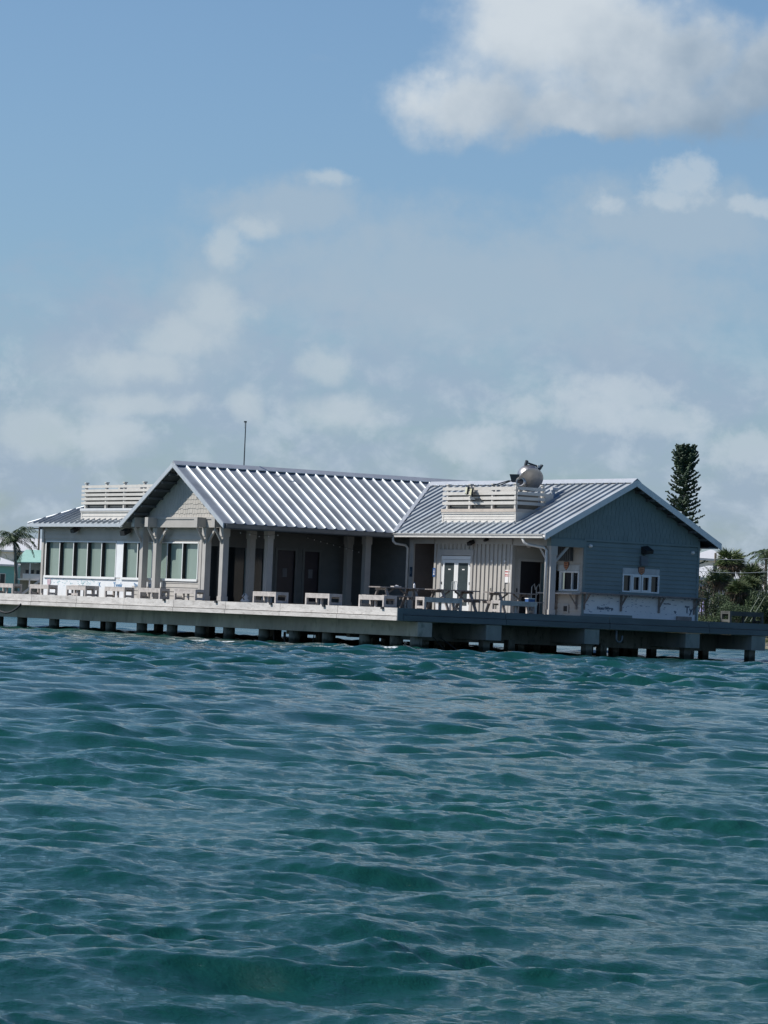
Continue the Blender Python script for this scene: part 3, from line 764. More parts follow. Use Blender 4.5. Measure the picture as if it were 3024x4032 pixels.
obj('gutter_lip', MB().box(-.185, -.165, -10.0, .0, ZE-.05, ZE-.028), gutter_m, roofR)
obj('gutter_bead', MB().box(-.16, -.142, -10.0, .0, ZE-.16, ZE-.146), gutter_m, roofR)
# roof vent
v = thing('roof_vent', 'small white hooded vent on the right metal roof', 'vent', loc=(3.1, -6.13, ZE+SR*3.1))
obj('hood', MB().lathe([(.0, 0), (.095, .0), (.095, .26), (.0, .26)], 14, Matrix.Translation((-.10, 0, .22)) @ Matrix.Rotation(R(90), 4, 'Y')), roof_white, v)
obj('neck', MB().box(-.05, .05, -.05, .05, -.06, .2), roof_white, v)

# --- right wing walls
DX_ = .61
# door wall (faces -X)
dops = [(-4.42, -2.42, ZD, 3.62)]
dw = wall('x', DX_, -7.10, -1.98, ZD, 4.28, dops, boards=False)
for i in range(19):
    yb = -2.06-i*.272
    if yb < -7.0: break
    z0_ = ZD
    if -4.62 < yb < -2.22: z0_ = 3.86
    obj('batten', MB().box(DX_-.045, DX_, yb-.025, yb+.025, z0_, 4.06), paint, dw)
obj('frieze_board', MB().box(DX_-.04, DX_, -7.10, -1.98, 4.062, 4.28), trim, dw)
obj('corner_board', MB().box(DX_-.035, DX_+.1, -7.135, -7.0, ZD, 4.06), trim, dw)
obj('corner_board', MB().box(DX_-.035, DX_+.1, -2.03, -1.945, ZD, 4.06), trim, dw)
# double door
dd = obj('double_door', MB().box(DX_+.055, DX_+.075, -4.36, -2.48, 3.50, 3.60), trim, B)
cas = obj('door_casing', MB().box(DX_-.045, DX_+.02, -4.56, -4.42, ZD, 3.62).box(DX_-.045, DX_+.02, -2.42, -2.28, ZD, 3.62).box(DX_-.05, DX_+.02, -4.60, -2.24, 3.62, 3.84), trim, dd)
obj('door_frame', MB().box(DX_-.01, DX_+.05, -4.42, -4.36, ZD, 3.60).box(DX_-.01, DX_+.05, -2.48, -2.42, ZD, 3.60).box(DX_-.01, DX_+.05, -4.36, -2.48, 3.46, 3.60), white_frame, dd)
for (a, b_) in ((-3.415, -2.49), (-4.35, -3.425)):
    lf = obj('door_leaf', MB().box(DX_+.0, DX_+.04, a, a+.13, ZD+.02, 3.45).box(DX_, DX_+.04, b_-.13, b_, ZD+.02, 3.45).box(DX_, DX_+.04, a+.13, b_-.13, ZD+.02, ZD+.22).box(DX_, DX_+.04, a+.13, b_-.13, 3.33, 3.45), white_frame, dd)
    obj('pane', MB().box(DX_+.02, DX_+.03, a+.13, b_-.13, ZD+.22, 3.33), door_grey, dd)
    obj('sticker', MB().box(DX_+.012, DX_+.018, (a+b_)/2-.08, (a+b_)/2+.08, 3.06, 3.10), sign_white, dd)
for yq in (-3.36, -3.50):
    obj('handle', MB().tube([(DX_-.0, yq, 2.62), (DX_-.10, yq+.03, 2.60), (DX_-.10, yq+.03, 2.30), (DX_, yq, 2.28)], .016, 6), steel_pipe, dd)
for zq in (1.8, 2.55, 3.25):
    for yq in (-2.485, -4.355): obj('hinge', MB().box(DX_-.02, DX_, yq-.02, yq+.02, zq-.05, zq+.05), black_m, dd)
# alcove left of door wall
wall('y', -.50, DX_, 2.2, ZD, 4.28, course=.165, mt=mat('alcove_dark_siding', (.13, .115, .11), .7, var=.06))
obj('wall', MB().box(2.2, 2.35, -1.98, -.5, ZD, 4.28), paint, B)
obj('alcove_ceiling', MB().box(DX_, 2.3, -1.98, -.5, 4.28, 4.30), paint, B)
obj('wall', MB().box(DX_+.15, 2.2, -2.1, -1.985, ZD, 4.28), paint, B)
# siding wall between alcove and porch back wall
aw = wall('x', DX_, -.50, 3.1, ZD, 4.28, mt=mat('porch_shade_siding', (.15, .155, .15), .7, var=.06))
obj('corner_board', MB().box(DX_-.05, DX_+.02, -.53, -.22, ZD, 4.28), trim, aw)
obj('frieze_board', MB().box(DX_-.045, DX_, -1.94, -.535, 4.06, 4.28), trim, aw)
# porch back wall (faces -Y)
BY = 3.1
pops = [(-6.55, -3.98, ZD, 3.62), (-3.45, -2.62, ZD, 3.6), (-2.18, -1.50, ZD, 3.6)]
porch_shade_paint = mat('porch_shade_siding', (.15, .155, .15), .7, var=.06)  # siding colour darkened to paint in the porch shade
bw = wall('y', BY, WX, DX_, ZD, 4.28, pops, mt=porch_shade_paint)
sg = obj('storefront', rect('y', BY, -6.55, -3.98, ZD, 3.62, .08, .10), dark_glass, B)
for u in (-6.55, -5.72, -4.88, -4.04): obj('mullion', rect('y', BY, u, u+.06, ZD, 3.62, .02, .079), gable_shade_paint, sg)
for (a, b_) in ((-3.45, -2.62), (-2.18, -1.50)):
    d_ = obj('door', rect('y', BY, a, b_, ZD, 3.6, .05, .09), mat('dark_door', (.03, .025, .035), .4), B)
    frame('y', BY, a-.10, b_+.10, ZD-.09, 3.7, .10, -.05, .04, porch_shade_paint, d_, 'door_casing')
    obj('notice', rect('y', BY, (a+b_)/2-.10, (a+b_)/2+.10, 2.55, 2.9, .042, .048), mat('dim_notice', (.16, .16, .17), .6), d_)
obj('wall', MB().box(WX+.15, DX_, 3.9, 4.0, ZD, 4.28), black_m, B)
# gable wall (faces -Y)
GY = -9.5; GX0, GX1 = 2.12, 7.62
gops = [(3.98, 5.72, 2.45, 3.36)]
zs_, zt_ = ZD, 4.34
gops_w = gops
gw = wall('y', GY, GX0, GX1, ZD, 4.30, gops_w, boards=False, mt=gable_shade_paint)
z = 2.36
while z < 4.27:
    zt = min(z+.158, 4.28)
    for p, q in split(GX0+.1, GX1-.1, z, zt, gops):
        m2 = MB(); m2.v = [(p, GY-.035, z), (q, GY-.035, z), (q, GY-.008, zt), (p, GY-.008, zt), (p, GY, z), (q, GY, z), (q, GY, zt), (p, GY, zt)]; m2.f = [(0, 1, 2, 3), (0, 4, 5, 1), (0, 3, 7, 4), (1, 5, 6, 2)]
        obj('siding_board', m2, gable_shade_paint, gw)
    z = zt
obj('corner_board', MB().box(GX0, GX0+.1, GY-.04, GY, ZD, 4.28), gable_shade_paint, gw)
obj('corner_board', MB().box(GX1-.1, GX1, GY-.04, GY, ZD, 4.28), gable_shade_paint, gw)
obj('frieze_board', MB().box(.58, 2.12, GY-.05, GY+.20, 4.02, 4.30), gable_shade_paint, gw)
obj('band_board', MB().box(2.12, GX1, GY-.042, GY-.001, 4.281, 4.36), gable_shade_paint, gw)
obj('house_wrap', MB().box(GX0+.1, GX1-.1, GY-.012, GY-.002, ZD, 2.36), wrap_m, gw)
for (a, b_, zt) in ((GX0+.1, 4.5, 1.58),): obj('skirt_board', MB().box(a, b_, GY-.035, GY-.013, ZD, zt), gable_shade_paint, gw)
obj('crate_board', MB().box(6.6, 7.3, GY-.10, GY-.04, ZD+.01, ZD+.16), table_m, gw)
tri = obj('gable_wall', MB().prism([(.60, GY, 4.302), (2*WR-.60, GY, 4.302), (2*WR-.60, GY, ZE+SR*.6-.17), (WR, GY, ZE+RRH-.17), (.60, GY, ZE+SR*.6-.17)], (0, .12, 0)), gable_shade_paint, B)
shy = []
for i in range(5):
    w = .15+.014*i; h = .25
    mb = MB(); mb.v = [(0, -.015, 0), (w, -.015, 0), (w, -.006, h), (0, -.006, h), (0, .004, 0), (w, .004, 0)]
    mb.f = [(0, 1, 2, 3), (0, 4, 5, 1), (0, 3, 4), (1, 5, 2)]
    shy.append((w, mb.mesh('shingle', gable_shade_paint), mb))
rest = MB(); z = 4.37; n_ = sh_count
while z < ZE+RRH-.42:
    hw_ = (ZE+RRH-.20-(z+.25))/SR; xx = WR-hw_
    while xx < WR+hw_-.1:
        w, me, mb = random.choice(shy)
        loc = (xx, GY, z-.01+random.uniform(-.012, .008))
        if n_ < 298:
            o = mkobj('shingle', me, tri); o.location = loc; n_ += 1
        else:
            k = len(rest.v); rest.v += [(a+loc[0], b_+loc[1], c_+loc[2]) for a, b_, c_ in mb.v]; rest.f += [tuple(k+i for i in f) for f in mb.f]
        xx += w+.012
    z += .185
if rest.v: obj('shingle', rest, gable_shade_paint, tri, kind='stuff')
# gable window with service shelf
gwn = obj('window', rect('y', GY, 3.98, 5.72, 3.13, 3.36, -.03, .03), mat('panel_pale', (.50, .52, .52), .6), B)
frame('y', GY, 3.98, 5.72, 2.45, 3.13, .05, -.045, .02, white_frame, gwn)
for a, b_ in ((4.03, 4.40), (4.46, 4.83), (4.87, 5.24), (5.30, 5.67)):
    obj('pane', rect('y', GY, a+.0, b_, 2.5, 3.08, .05, .06), dark_glass, gwn)
for a, b_ in ((4.42, 4.83), (4.87, 5.28)):
    frame('y', GY, a, b_, 2.48, 3.10, .07, -.06, .01, white_frame, gwn, 'sash')
obj('mullion', rect('y', GY, 4.36, 4.415, 2.5, 3.08, -.04, .03), white_frame, gwn)
obj('mullion', rect('y', GY, 5.285, 5.34, 2.5, 3.08, -.04, .03), white_frame, gwn)
obj('window_casing', rect('y', GY, 3.86, 5.84, 2.33, 2.44, -.05, -.001), gable_shade_paint, gwn)
sh = obj('shelf', MB().box(2.0, 7.72, GY-.42, GY-.05, 2.315, 2.365), table_m, B)
for bxx in (2.22, 3.95, 5.75, 7.45):
    obj('bracket', MB().beam((bxx, GY-.38, 2.31), (bxx, GY-.06, 1.95), .05, .05, (1, 0, 0)).box(bxx-.035, bxx+.035, GY-.07, GY-.013, 1.72, 2.314).beam((bxx+.03, GY-.05, 1.95), (bxx+.22, GY-.05, 2.29), .03, .04, (0, 1, 0)), table_m, sh)
lettering('lettering', 'HomeWrap', .155, ink2_m, gw, 'y', (3.22, GY-.016, 1.80), .008)
lettering('lettering', 'Ty', .36, ink2_m, gw, 'y', (7.20, GY-.016, 1.88), .008)
lettering('lettering', 'HomeWrap', .07, ink2_m, gw, 'y', (6.15, GY-.016, 2.08), .003)
lettering('lettering', 'Ty', .10, ink2_m, gw, 'y', (6.55, GY-.016, 1.78), .01)
sm = MB(); rs_ = random.Random(9)
for i in range(110):
    cx_ = rs_.uniform(2.3, 7.4); cz_ = rs_.choice([2.30, 2.30, 2.2, 2.05, 1.9, 1.7])+rs_.gauss(0, .03)
    sm.box(cx_, cx_+rs_.uniform(.015, .12), GY-.0155, GY-.013, cz_, cz_+rs_.uniform(.006, .03))
obj('faded_print', sm, mat('faded_print_ink', (.16, .24, .32), .6), gw)
# recess at the front corner
rw = wall('x', 2.12, -9.5, -7.1, ZD, 4.28, [(-9.33, -7.75, 2.40, 3.36)], mt=paint)
wall('y', -7.1, DX_+.15, 2.12, ZD, 4.28, [(.98, 2.0, ZD, 3.45)])
obj('recess_ceiling', MB().box(.62, 2.12, -9.5, -7.1, 4.285, 4.30), paint, B)
obj('frieze_board', MB().box(DX_-.025, DX_+.18, -9.295, -7.14, 4.025, 4.285), trim, B)
rd = obj('door', rect('y', -7.1, .98, 2.0, ZD, 3.45, .10, .14), mat('dark_open_door', (.015, .012, .015), .4), B)
frame('y', -7.1, .88, 2.1, ZD-.1, 3.55, .10, -.04, .03, trim, rd, 'door_casing')
ol = obj('open_leaf', MB().box(1.93, 1.98, -8.0, -7.16, ZD+.02, 3.40), mat('teal_grey_leaf', (.13, .19, .19), .4), rd)
obj('pane', MB().box(1.925, 1.929, -7.85, -7.35, 2.2, 3.2), dark_glass, rd)
for xq in (1.40, 1.62): obj('handrail', MB().tube([(xq, -7.3, 1.6), (xq, -7.32, 2.5), (xq+.1, -7.34, 2.62), (xq+.16, -7.34, 2.4)], .02, 6), steel_pipe, rd)
obj('brace', MB().beam((.67, -9.42+.72, 4.02), (.67, -9.42+.12, 3.42), .09, .07, (1, 0, 0)), trim, B)
obj('brace', MB().beam((.735+.72, -9.42, 4.02), (.735+.12, -9.42, 3.42), .09, .07, (0, 1, 0)), trim, B)
rwin = obj('window', rect('x', 2.12, -9.33, -7.75, 3.14, 3.36, -.03, .03), mat('panel_pale', (.5, .52, .52), .6), B)
frame('x', 2.12, -9.33, -8.2, 2.40, 3.14, .06, -.05, .03, white_frame, rwin)
obj('mullion', rect('x', 2.12, -8.92, -8.86, 2.46, 3.08, -.04, .03), white_frame, rwin)
obj('mullion', rect('x', 2.12, -8.18, -8.10, 2.4, 3.14, -.04, .03), white_frame, rwin)
obj('pane', rect('x', 2.12, -9.27, -8.92, 2.46, 3.08, .05, .06), dark_glass, rwin)
obj('pane', rect('x', 2.12, -8.86, -8.26, 2.46, 3.08, .10, .11), black_m, rwin)
obj('pane', rect('x', 2.12, -8.10, -7.75, 2.40, 3.14, .05, .06), dark_glass, rwin)
obj('shutter', MB().box(2.0, 2.085, -8.9, -7.3, 3.52, 4.20), shutter_m, rwin)
for i in range(12): obj('shutter_slat', MB().box(1.98, 1.999, -8.88+i*.13, -8.81+i*.13, 3.53, 4.18), shutter_m, rwin)
sh2 = obj('shelf', MB().box(1.66, 2.08, -9.5, -7.3, 2.27, 2.32), wood_m, B)
for yq in (-9.25, -8.0): obj('bracket', MB().beam((1.74, yq, 2.27), (2.07, yq, 1.85), .04, .04, (0, 1, 0)).box(2.03, 2.085, yq-.03, yq+.03, 1.72, 2.269), table_m, sh2)
dv = obj('dryer_vent', MB().box(2.05, 2.09, -8.78, -8.42, 1.58, 1.88), trim, rw)
obj('vent_hole', MB().box(2.045, 2.049, -8.72, -8.50, 1.63, 1.83), black_m, dv) if False else obj('vent_grille', MB().box(2.04, 2.05, -8.72, -8.50, 1.63, 1.83), black_m, rw)
# rear closing walls so nothing shows through
obj('wall', MB().box(7.47, 7.62, -9.4, 8, ZD, 4.28), gable_shade_paint, B)
obj('wall', MB().box(WX+.2, 7.6, 7.8, 7.95, ZD, 4.28), paint, B)

# --- downpipes
def pipe(pts, r, parent=B): return obj('downpipe', MB().tube(pts, r, 8), gutter_m, parent, smooth=True)
pipe([(-.10, -.02, 4.30), (-.10, -.05, 4.12), (-.02, -.10, 4.03), (.40, -.18, 3.98), (.50, -.20, 3.88), (.50, -.20, 1.5)], .05)
pipe([(-.09, -8.65, 4.30), (-.05, -8.72, 4.12), (.02, -8.80, 4.05), (.48, -9.28, 3.95), (.53, -9.36, 3.85), (.53, -9.36, 1.5)], .055)

# ---------------------------------------------------------------- roof equipment, lights, signs
ef = thing('exhaust_fan', 'big spun aluminium kitchen exhaust fan tipped open on the rooftop screen', 'exhaust fan', loc=(2.1, -5.85, 6.72))
Mt = Matrix.Rotation(R(28), 4, 'Y') @ Matrix.Rotation(R(18), 4, 'X')
pr = [(.0, .40), (.12, .395), (.25, .35), (.36, .26), (.43, .13), (.455, 0), (.46, -.12), (.44, -.22), (.43, -.25), (.0, -.25)][::-1]
Md = Matrix.Rotation(R(-60), 4, 'X') @ Matrix.Rotation(R(12), 4, 'Y')
obj('dome', MB().lathe(pr, 32, Md), alu_m, ef, smooth=True)
obj('rim', MB().lathe([(.44, -.30), (.50, -.29), (.50, -.25), (.44, -.24)], 32, Md), alu_m, ef, smooth=False)
obj('base_plate', MB().prism([(-.78, .15, .04), (-.26, -.20, .06), (-.30, -.20, -.26), (-.70, .10, -.26)], (.03, .05, 0)), dark_metal, ef)
Mi = Matrix.Translation((-.46, -.14, -.24)) @ Vector((-.75, -.62, .12)).to_track_quat('Z', 'Y').to_matrix().to_4x4()
obj('inlet', MB().lathe([(.10, -.25), (.20, -.25), (.20, .0), (.16, .05), (.12, .04)], 20, Mi), alu_m, ef)
obj('inlet_throat', MB().lathe([(.0, -.02), (.125, -.02), (.125, .045), (.0, .046)], 16, Mi), black_m, ef)
obj('motor_bracket', MB().beam((-.12, 0, .52), (.42, -.1, .38), .07, .06).beam((-.16, 0, .40), (-.10, 0, .60), .08, .1).beam((.36, -.1, .22), (.52, -.12, .46), .16, .07), dark_metal, ef)
obj('hood_handle', MB().beam((.30, -.1, .40), (.50, -.1, .36), .12, .10), steel_pipe, ef)
obj('strut', MB().beam((-.80, .1, -.2), (-1.25, .6, -.42), .04, .04).beam((-.7, .1, -.2), (-1.05, .5, -.42), .04, .04), dark_metal, ef)

fl = thing('floodlight', 'twin headed floodlight fixed to the slats of the right rooftop screen', 'floodlight', loc=(xf-.03, -4.2, 6.12))
obj('arm', MB().beam((0, .45, .12), (-.10, .1, .06), .04, .04).tube([(0, .05, .0), (-.22, -.22, -.30), (-.02, -.35, -.35)], .012, 5), dark_metal, fl)
for yq, dz in ((.30, .02), (.0, -.04)):
    hd = obj('lamp_head', MB().prism([(-.28, yq-.13, dz-.20), (-.20, yq+.13, dz-.16), (-.16, yq+.13, dz+.14), (-.24, yq-.13, dz+.12)], (.10, .04, .03)), dark_metal, fl)
    obj('lens', MB().prism([(-.287, yq-.11, dz-.16), (-.212, yq+.10, dz-.13), (-.176, yq+.10, dz+.11), (-.25, yq-.11, dz+.09)], (-.008, 0, -.002)), lamp_yellow, fl)
obj('mount_plate', MB().prism([(-.03, -.55, -.42), (-.03, -.05, -.42), (-.10, -.12, -.30), (-.10, -.45, -.30)], (.02, 0, 0)), dark_metal, fl)

def spot(loc, label, big=1.0, rz=0):
    t = thing('wall_floodlight', label, 'floodlight', 'black floodlights under the eaves', loc, rz)
    obj('housing', MB().prism([(-.02, -.16*big, -.02), (-.26*big, -.14*big, -.16*big), (-.30*big, -.14*big, -.02), (-.12*big, -.16*big, .10*big)], (0, .30*big, 0)), black_m, t)
    obj('bracket', MB().beam((0, 0, .1), (-.1, 0, 0), .05, .05), dark_metal, t)
    return t
spot((WX-.05, 13.9-.7, 4.22), 'black floodlight under the far left eave above the first windows', 1.0)
spot((WX-.05, 8.9, 4.15), 'black floodlight under the left eave beside the porch gable', 1.2)
spot((DX_-.02, -4.55, 4.12), 'black floodlight under the eave above the white double doors', .8)
spot((DX_-.02, -5.5, 4.24), 'small black floodlight under the eave right of the double doors', .55)
t = thing('wall_floodlight', 'dark floodlight mounted high in the middle of the right end wall', 'floodlight', 'black floodlights under the eaves', (4.95, GY-.03, 3.97))
obj('housing', MB().prism([(-.16, -.02, .22), (-.13, -.34, .05), (-.12, -.30, -.08), (-.16, -.02, -.05)], (.32, 0, .04)), black_m, t)
obj('arm', MB().box(-.05, .05, -.02, 0, -.25, .2), dark_metal, t); obj('junction_box', MB().box(-.19, .13, -.10, 0, -.50, -.13), mat('box_grey', (.12, .15, .18), .5), t)
for lx, lz, lb in ((2.42, 4.10, 'round white wall light near the left end of the right end wall'), (7.28, 4.06, 'small white wall light near the right corner of the end wall')):
    t = thing('wall_light', lb, 'wall light', None, (lx, GY-.035, lz))
    obj('shade', MB().lathe([(.0, -.06), (.06, -.05), (.085, 0), (.07, .05), (0, .07)], 14), sign_white, t, smooth=True); obj('back_plate', MB().box(-.05, .05, .0, .03, -.06, .06), gutter_m, t)
t = thing('ceiling_light', 'pale oval light under the ceiling of the corner recess', 'light', None, (1.3, -7.16, 4.02))
obj('lens', MB().lathe([(.0, -.05), (.07, -.035), (.10, 0), (.0, .03)], 14), sign_white, t, smooth=True); obj('back_plate', MB().box(-.06, .06, .0, .04, -.03, .05), gutter_m, t)
# string lights under the porch eaves
for (pts_, lb) in (([(-6.9+i*.42, .25, 4.12-.10*math.sin(i*.7)**2) for i in range(5)], 'string of small white bulbs under the left end of the porch eave'),
                   ([(-3.0+i*.30, 1.6, 4.10-.055*i) for i in range(9)], 'string of small white bulbs drooping across the dark porch'),
                   ([(WX-.12, 12.6-i*.34, 4.30-.03*(i % 2)) for i in range(9)], 'string of small white bulbs along the eave over the left windows')):
    t = thing('string_lights', lb, 'string lights', 'strings of bulbs under the eaves')
    obj('cable', MB().tube([(p[0], p[1], p[2]+.03) for p in pts_], .006, 5), black_m, t)
    for p in pts_: obj('bulb', MB().lathe([(.0, -.035), (.014, -.026), (.017, -.01), (.009, .015), (.0, .02)], 8, Matrix.Translation(p)), sign_white, t, smooth=True)
# signs
def badge(loc, face, label, s=1.0):
    t = thing('shield_sign', label, 'sign', None, loc, 0 if face == 'y' else R(-90))
    P_ = [(-.15, .15), (.15, .15), (.15, .0), (.13, -.06), (0, -.17), (-.13, -.06), (-.15, .0)]
    obj('board', MB().prism([(a*s, -.005, b_*s) for a, b_ in P_], (0, .01, 0)), sign_dark, t)
    obj('face', MB().prism([(a*s*.82, -.009, b_*s*.82) for a, b_ in P_], (0, .003, 0)), sign_orange, t)
    for zz, w_ in ((.07, .18), (.0, .20), (-.06, .12)):
        obj('print', MB().box(-w_*s*.5, w_*s*.5, -.013, -.0095, zz*s-.018*s, zz*s+.018*s), sign_dark, t)
    return t
badge((4.85, GY-.04, 3.27), 'y', 'small orange and dark shield badge over the end wall window')
badge((2.08, -8.52, 3.34), 'x', 'orange shield badge over the recessed service window')
t = badge((WX-.02, 15.6, 2.0), 'x', 'pale red shield stencil on the white wrap at the far left corner', 1.0)
for ch in t.children:
    if ch.name.startswith('face'): ch.data.materials[0] = mat('pale_pink_print', (.62, .52, .55), .6)
    if ch.name.startswith('board'): ch.data.materials[0] = mat('pale_red_print', (.55, .38, .42), .6)
    if ch.name.startswith('print'): ch.data.materials[0] = mat('pale_red_print', (.55, .38, .42), .6)
t = thing('notice_sign', 'white notice with red lettering on the board wall right of the doors', 'sign', None, (DX_-.03, -6.85, 2.87))
obj('board', MB().box(-.006, 0, -.19, .19, -.25, .23), sign_white, t)
rs_ = random.Random(2)
for zz, hh_ in ((.16, .05), (.06, .035), (.0, .035)):
    yq = -.15; mbp = MB()
    while yq < .14:
        w_ = rs_.uniform(.015, .04); mbp.box(-.010, -.0065, yq, min(yq+w_, .15), zz-hh_/2, zz+hh_/2); yq += w_+rs_.choice([.006, .006, .02])
    obj('print', mbp, sign_red, t)
t = thing('restroom_sign', 'blue restroom sign with white figure beside the dark alcove', 'sign', None, (DX_-.045, -2.0, 2.95))
obj('board', MB().box(-.006, 0, -.09, .09, -.17, .17), sign_blue, t)
obj('figure', MB().box(-.009, -.0065, -.03, .03, -.03, .06).box(-.009, -.0065, -.018, .018, .075, .11).prism([(-.009, -.05, -.10), (-.009, .05, -.10), (-.009, .0, .03)], (.002, 0, 0)), sign_white, t)
t = thing('restroom_sign', 'dark blue restroom sign on the grey trim left of the dark alcove', 'sign', None, (DX_-.06, -.42, 2.95))
obj('board', MB().box(-.006, 0, -.09, .09, -.19, .19), mat('sign_dark_blue', (.02, .05, .09), .5), t)
obj('figure', MB().box(-.009, -.0065, -.025, .025, -.08, .05).box(-.009, -.0065, -.018, .018, .07, .10), mat('figure_grey', (.2, .28, .32), .5), t)
for yq, zz in ((-5.83, 3.42), (-6.68, 3.42)):
    t = thing('wall_hook', 'white round cap on the board wall, %s' % ('left one of the pair' if yq > -6 else 'right one above the notice'), 'hook', None, (DX_-.03, yq, zz))
    obj('cap', MB().lathe([(.0, -.02), (.045, -.02), (.045, .03), (.0, .04)], 12, Matrix.Rotation(R(-90), 4, 'Y')), sign_white, t)
for yq, zz in ((-5.85, 2.36), (-6.72, 2.36)):
    t = thing('wall_hook', 'small dark hook low on the board wall, %s' % ('left one of the pair' if yq > -6 else 'right one below the notice'), 'hook', None, (DX_-.03, yq, zz))
    obj('stem', MB().tube([(0, 0, .05), (-.05, 0, .0), (-.04, .01, -.06)], .014, 6), dark_metal, t)
t = thing('electric_outlet', 'small dark outlet on the wall left of the recessed door', 'outlet', None, (.86, -7.135, 2.35))
obj('cover', MB().box(-.04, .04, 0, .02, -.07, .07), black_m, t); obj('socket', MB().box(-.02, .02, -.005, -.001, -.03, .03), dark_metal, t)
# flagpole behind the ridge
fp = thing('flagpole', 'thin bare dark flagpole rising behind the left roof ridge', 'flagpole', None, (-4.42, 4.30, ZE))
obj('pole', MB().tube([(0, 0, 0), (0, 0, 4.18)], [.034, .020], 8), dark_metal, fp); obj('truck', MB().box(-.07, .03, -.03, .03, 4.14, 4.20), dark_metal, fp)
obj('halyard', MB().tube([(-.05, 0, 4.14), (-.06, 0, 3.9)], .006, 5), steel_pipe, fp)

# ---------------------------------------------------------------- benches and tables
def bench(W_=1.62, D_=.55, H_=.42, mt=wood_m):
    """heavy timber bench; long side along local X, centred in x, y from 0 to D"""
    t = mkobj('bench', None); t.empty_display_size = .2
    obj('seat', MB().box(-W_/2, W_/2, 0, D_, H_-.045, H_), mt, t)
    for yq in (.0, D_-.05): obj('apron', MB().box(-W_/2+.09, W_/2-.09, yq+.002, yq+.048, H_-.17, H_-.046), mt, t)
    for sx in (-1, 1):
        for yq in (.0, D_-.09):
            x0 = sx*W_/2; obj('leg', MB().box(x0, x0-sx*.088, yq, yq+.09, 0, H_-.046), mt, t)
        x0 = sx*W_/2; obj('end_rail', MB().box(x0-sx*.004, x0-sx*.05, .09, D_-.09, .0+.02, .11), mt, t)
        obj('end_rail', MB().box(x0-sx*.004, x0-sx*.05, .09, D_-.09, H_-.11, H_-.047), mt, t)
    obj('centre_leg', MB().box(-.04, .04, D_*.3, D_*.3+.08, 0, H_-.046), mt, t)
    return t
grp = 'low timber benches along the pier edge'
bp = bench(); bp['category'] = 'bench'; bp['group'] = grp
# left edge benches: long side along Y, facing -X.  rz=-90: local x -> -Y, local y -> +X
lb = [(1078, 'sunlit bench on the pier edge, leftmost of three in front of the dark porch'), (1289, 'sunlit bench on the pier edge before the dark double doors of the porch'),
      (1504, 'sunlit bench on the pier edge nearest the dark deck corner'), (761, 'bench in front of the window wall, just left of the paired gable posts'),
      (621, 'bench mostly hidden behind the two left gable posts'), (482, 'bench before the Tyvek lettering on the left wall'),
      (328, 'bench before the white wrap below the left windows'), (181, 'bench at the left corner of the white wrapped wall'), (41, 'bench cut by the left edge of the picture')]
ycs = [-4.63, -8.27, -11.81, 1.18, 3.88, 6.66, 9.85, 13.0, 16.12]
for i, ((px, lab), yr) in enumerate(zip(lb, ycs)):
    x_ = XC+.32
    loc = (x_, yr+.81, ZD); rz = -math.pi/2
    if i == 0: o = bp; o.location = loc; o.rotation_euler = (0, 0, rz); o['label'] = lab
    else: o = copy_tree(bp, None, loc, rz, lab)
    if i > 2: o.scale = (1, .8, 1)
o = copy_tree(bp, None, (XC+.9, 11.2, ZD), math.pi, 'end-on bench between two benches before the white wrapped wall'); o.scale = (.6, 1, 1.05)
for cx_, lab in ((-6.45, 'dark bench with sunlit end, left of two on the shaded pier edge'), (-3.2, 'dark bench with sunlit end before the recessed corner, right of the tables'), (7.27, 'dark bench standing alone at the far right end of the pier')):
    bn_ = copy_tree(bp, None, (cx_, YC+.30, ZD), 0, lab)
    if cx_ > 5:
        for ch in bn_.children: ch.data = ch.data.copy(); ch.data.materials[0] = mat('shade_dark_wood', (.09, .095, .09), .85, var=.2)  # this bench's shade is put into a darker wood colour

def picnic(mt=table_m):
    t = mkobj('picnic_table', None); t.empty_display_size = .2
    for i in range(5): obj('top_plank', MB().box(-.95, .95, -.37+i*.15, -.37+i*.15+.14, .70, .74), mt, t)
    for sy in (-1, 1):
        for i in range(2): obj('seat_plank', MB().box(-.95, .95, sy*(.58+.14*i)-.065, sy*(.58+.14*i)+.065, .40, .44), mt, t)
    for sx in (-1, 1):
        for sy in (-1, 1): obj('leg', MB().beam((sx*.62, sy*.62, 0), (sx*.62, sy*.22, .70), .05, .10, (1, 0, 0)), mt, t)
        obj('cross_beam', MB().beam((sx*.67, -.78, .36), (sx*.67, .78, .36), .045, .09), mt, t)
        obj('cross_beam', MB().beam((sx*.67, -.34, .66), (sx*.67, .34, .66), .045, .08), mt, t)
        obj('brace', MB().beam((sx*.6, 0, .36), (sx*.12, 0, .69), .05, .05), mt, t)
    return t
pt = picnic(); pt['category'] = 'picnic table'; pt['group'] = 'wooden picnic tables on the deck'
pt.location = (-6.9, -10.6, ZD); pt['label'] = 'picnic table at the deck corner, leftmost, with small things on top'
copy_tree(pt, None, (-4.7, -10.9, ZD), R(2), 'picnic table in front of the white double doors')
copy_tree(pt, None, (-2.0, -10.7, ZD), R(-2), 'picnic table in front of the board wall, rightmost')
t = thing('plastic_bottle', 'small clear white bottle standing on the leftmost picnic table', 'bottle', None, (-6.15, -10.6, ZD+.742))
obj('body', MB().lathe([(0, 0), (.035, 0), (.038, .12), (.015, .16), (0, .165)], 10), sign_white, t); obj('cap', MB().lathe([(0, .166), (.016, .166), (.016, .19), (0, .19)], 8), sign_blue, t)
t = thing('cardboard_tray', 'flat pale tray left on the leftmost picnic table', 'tray', None, (-7.0, -10.7, ZD+.742))
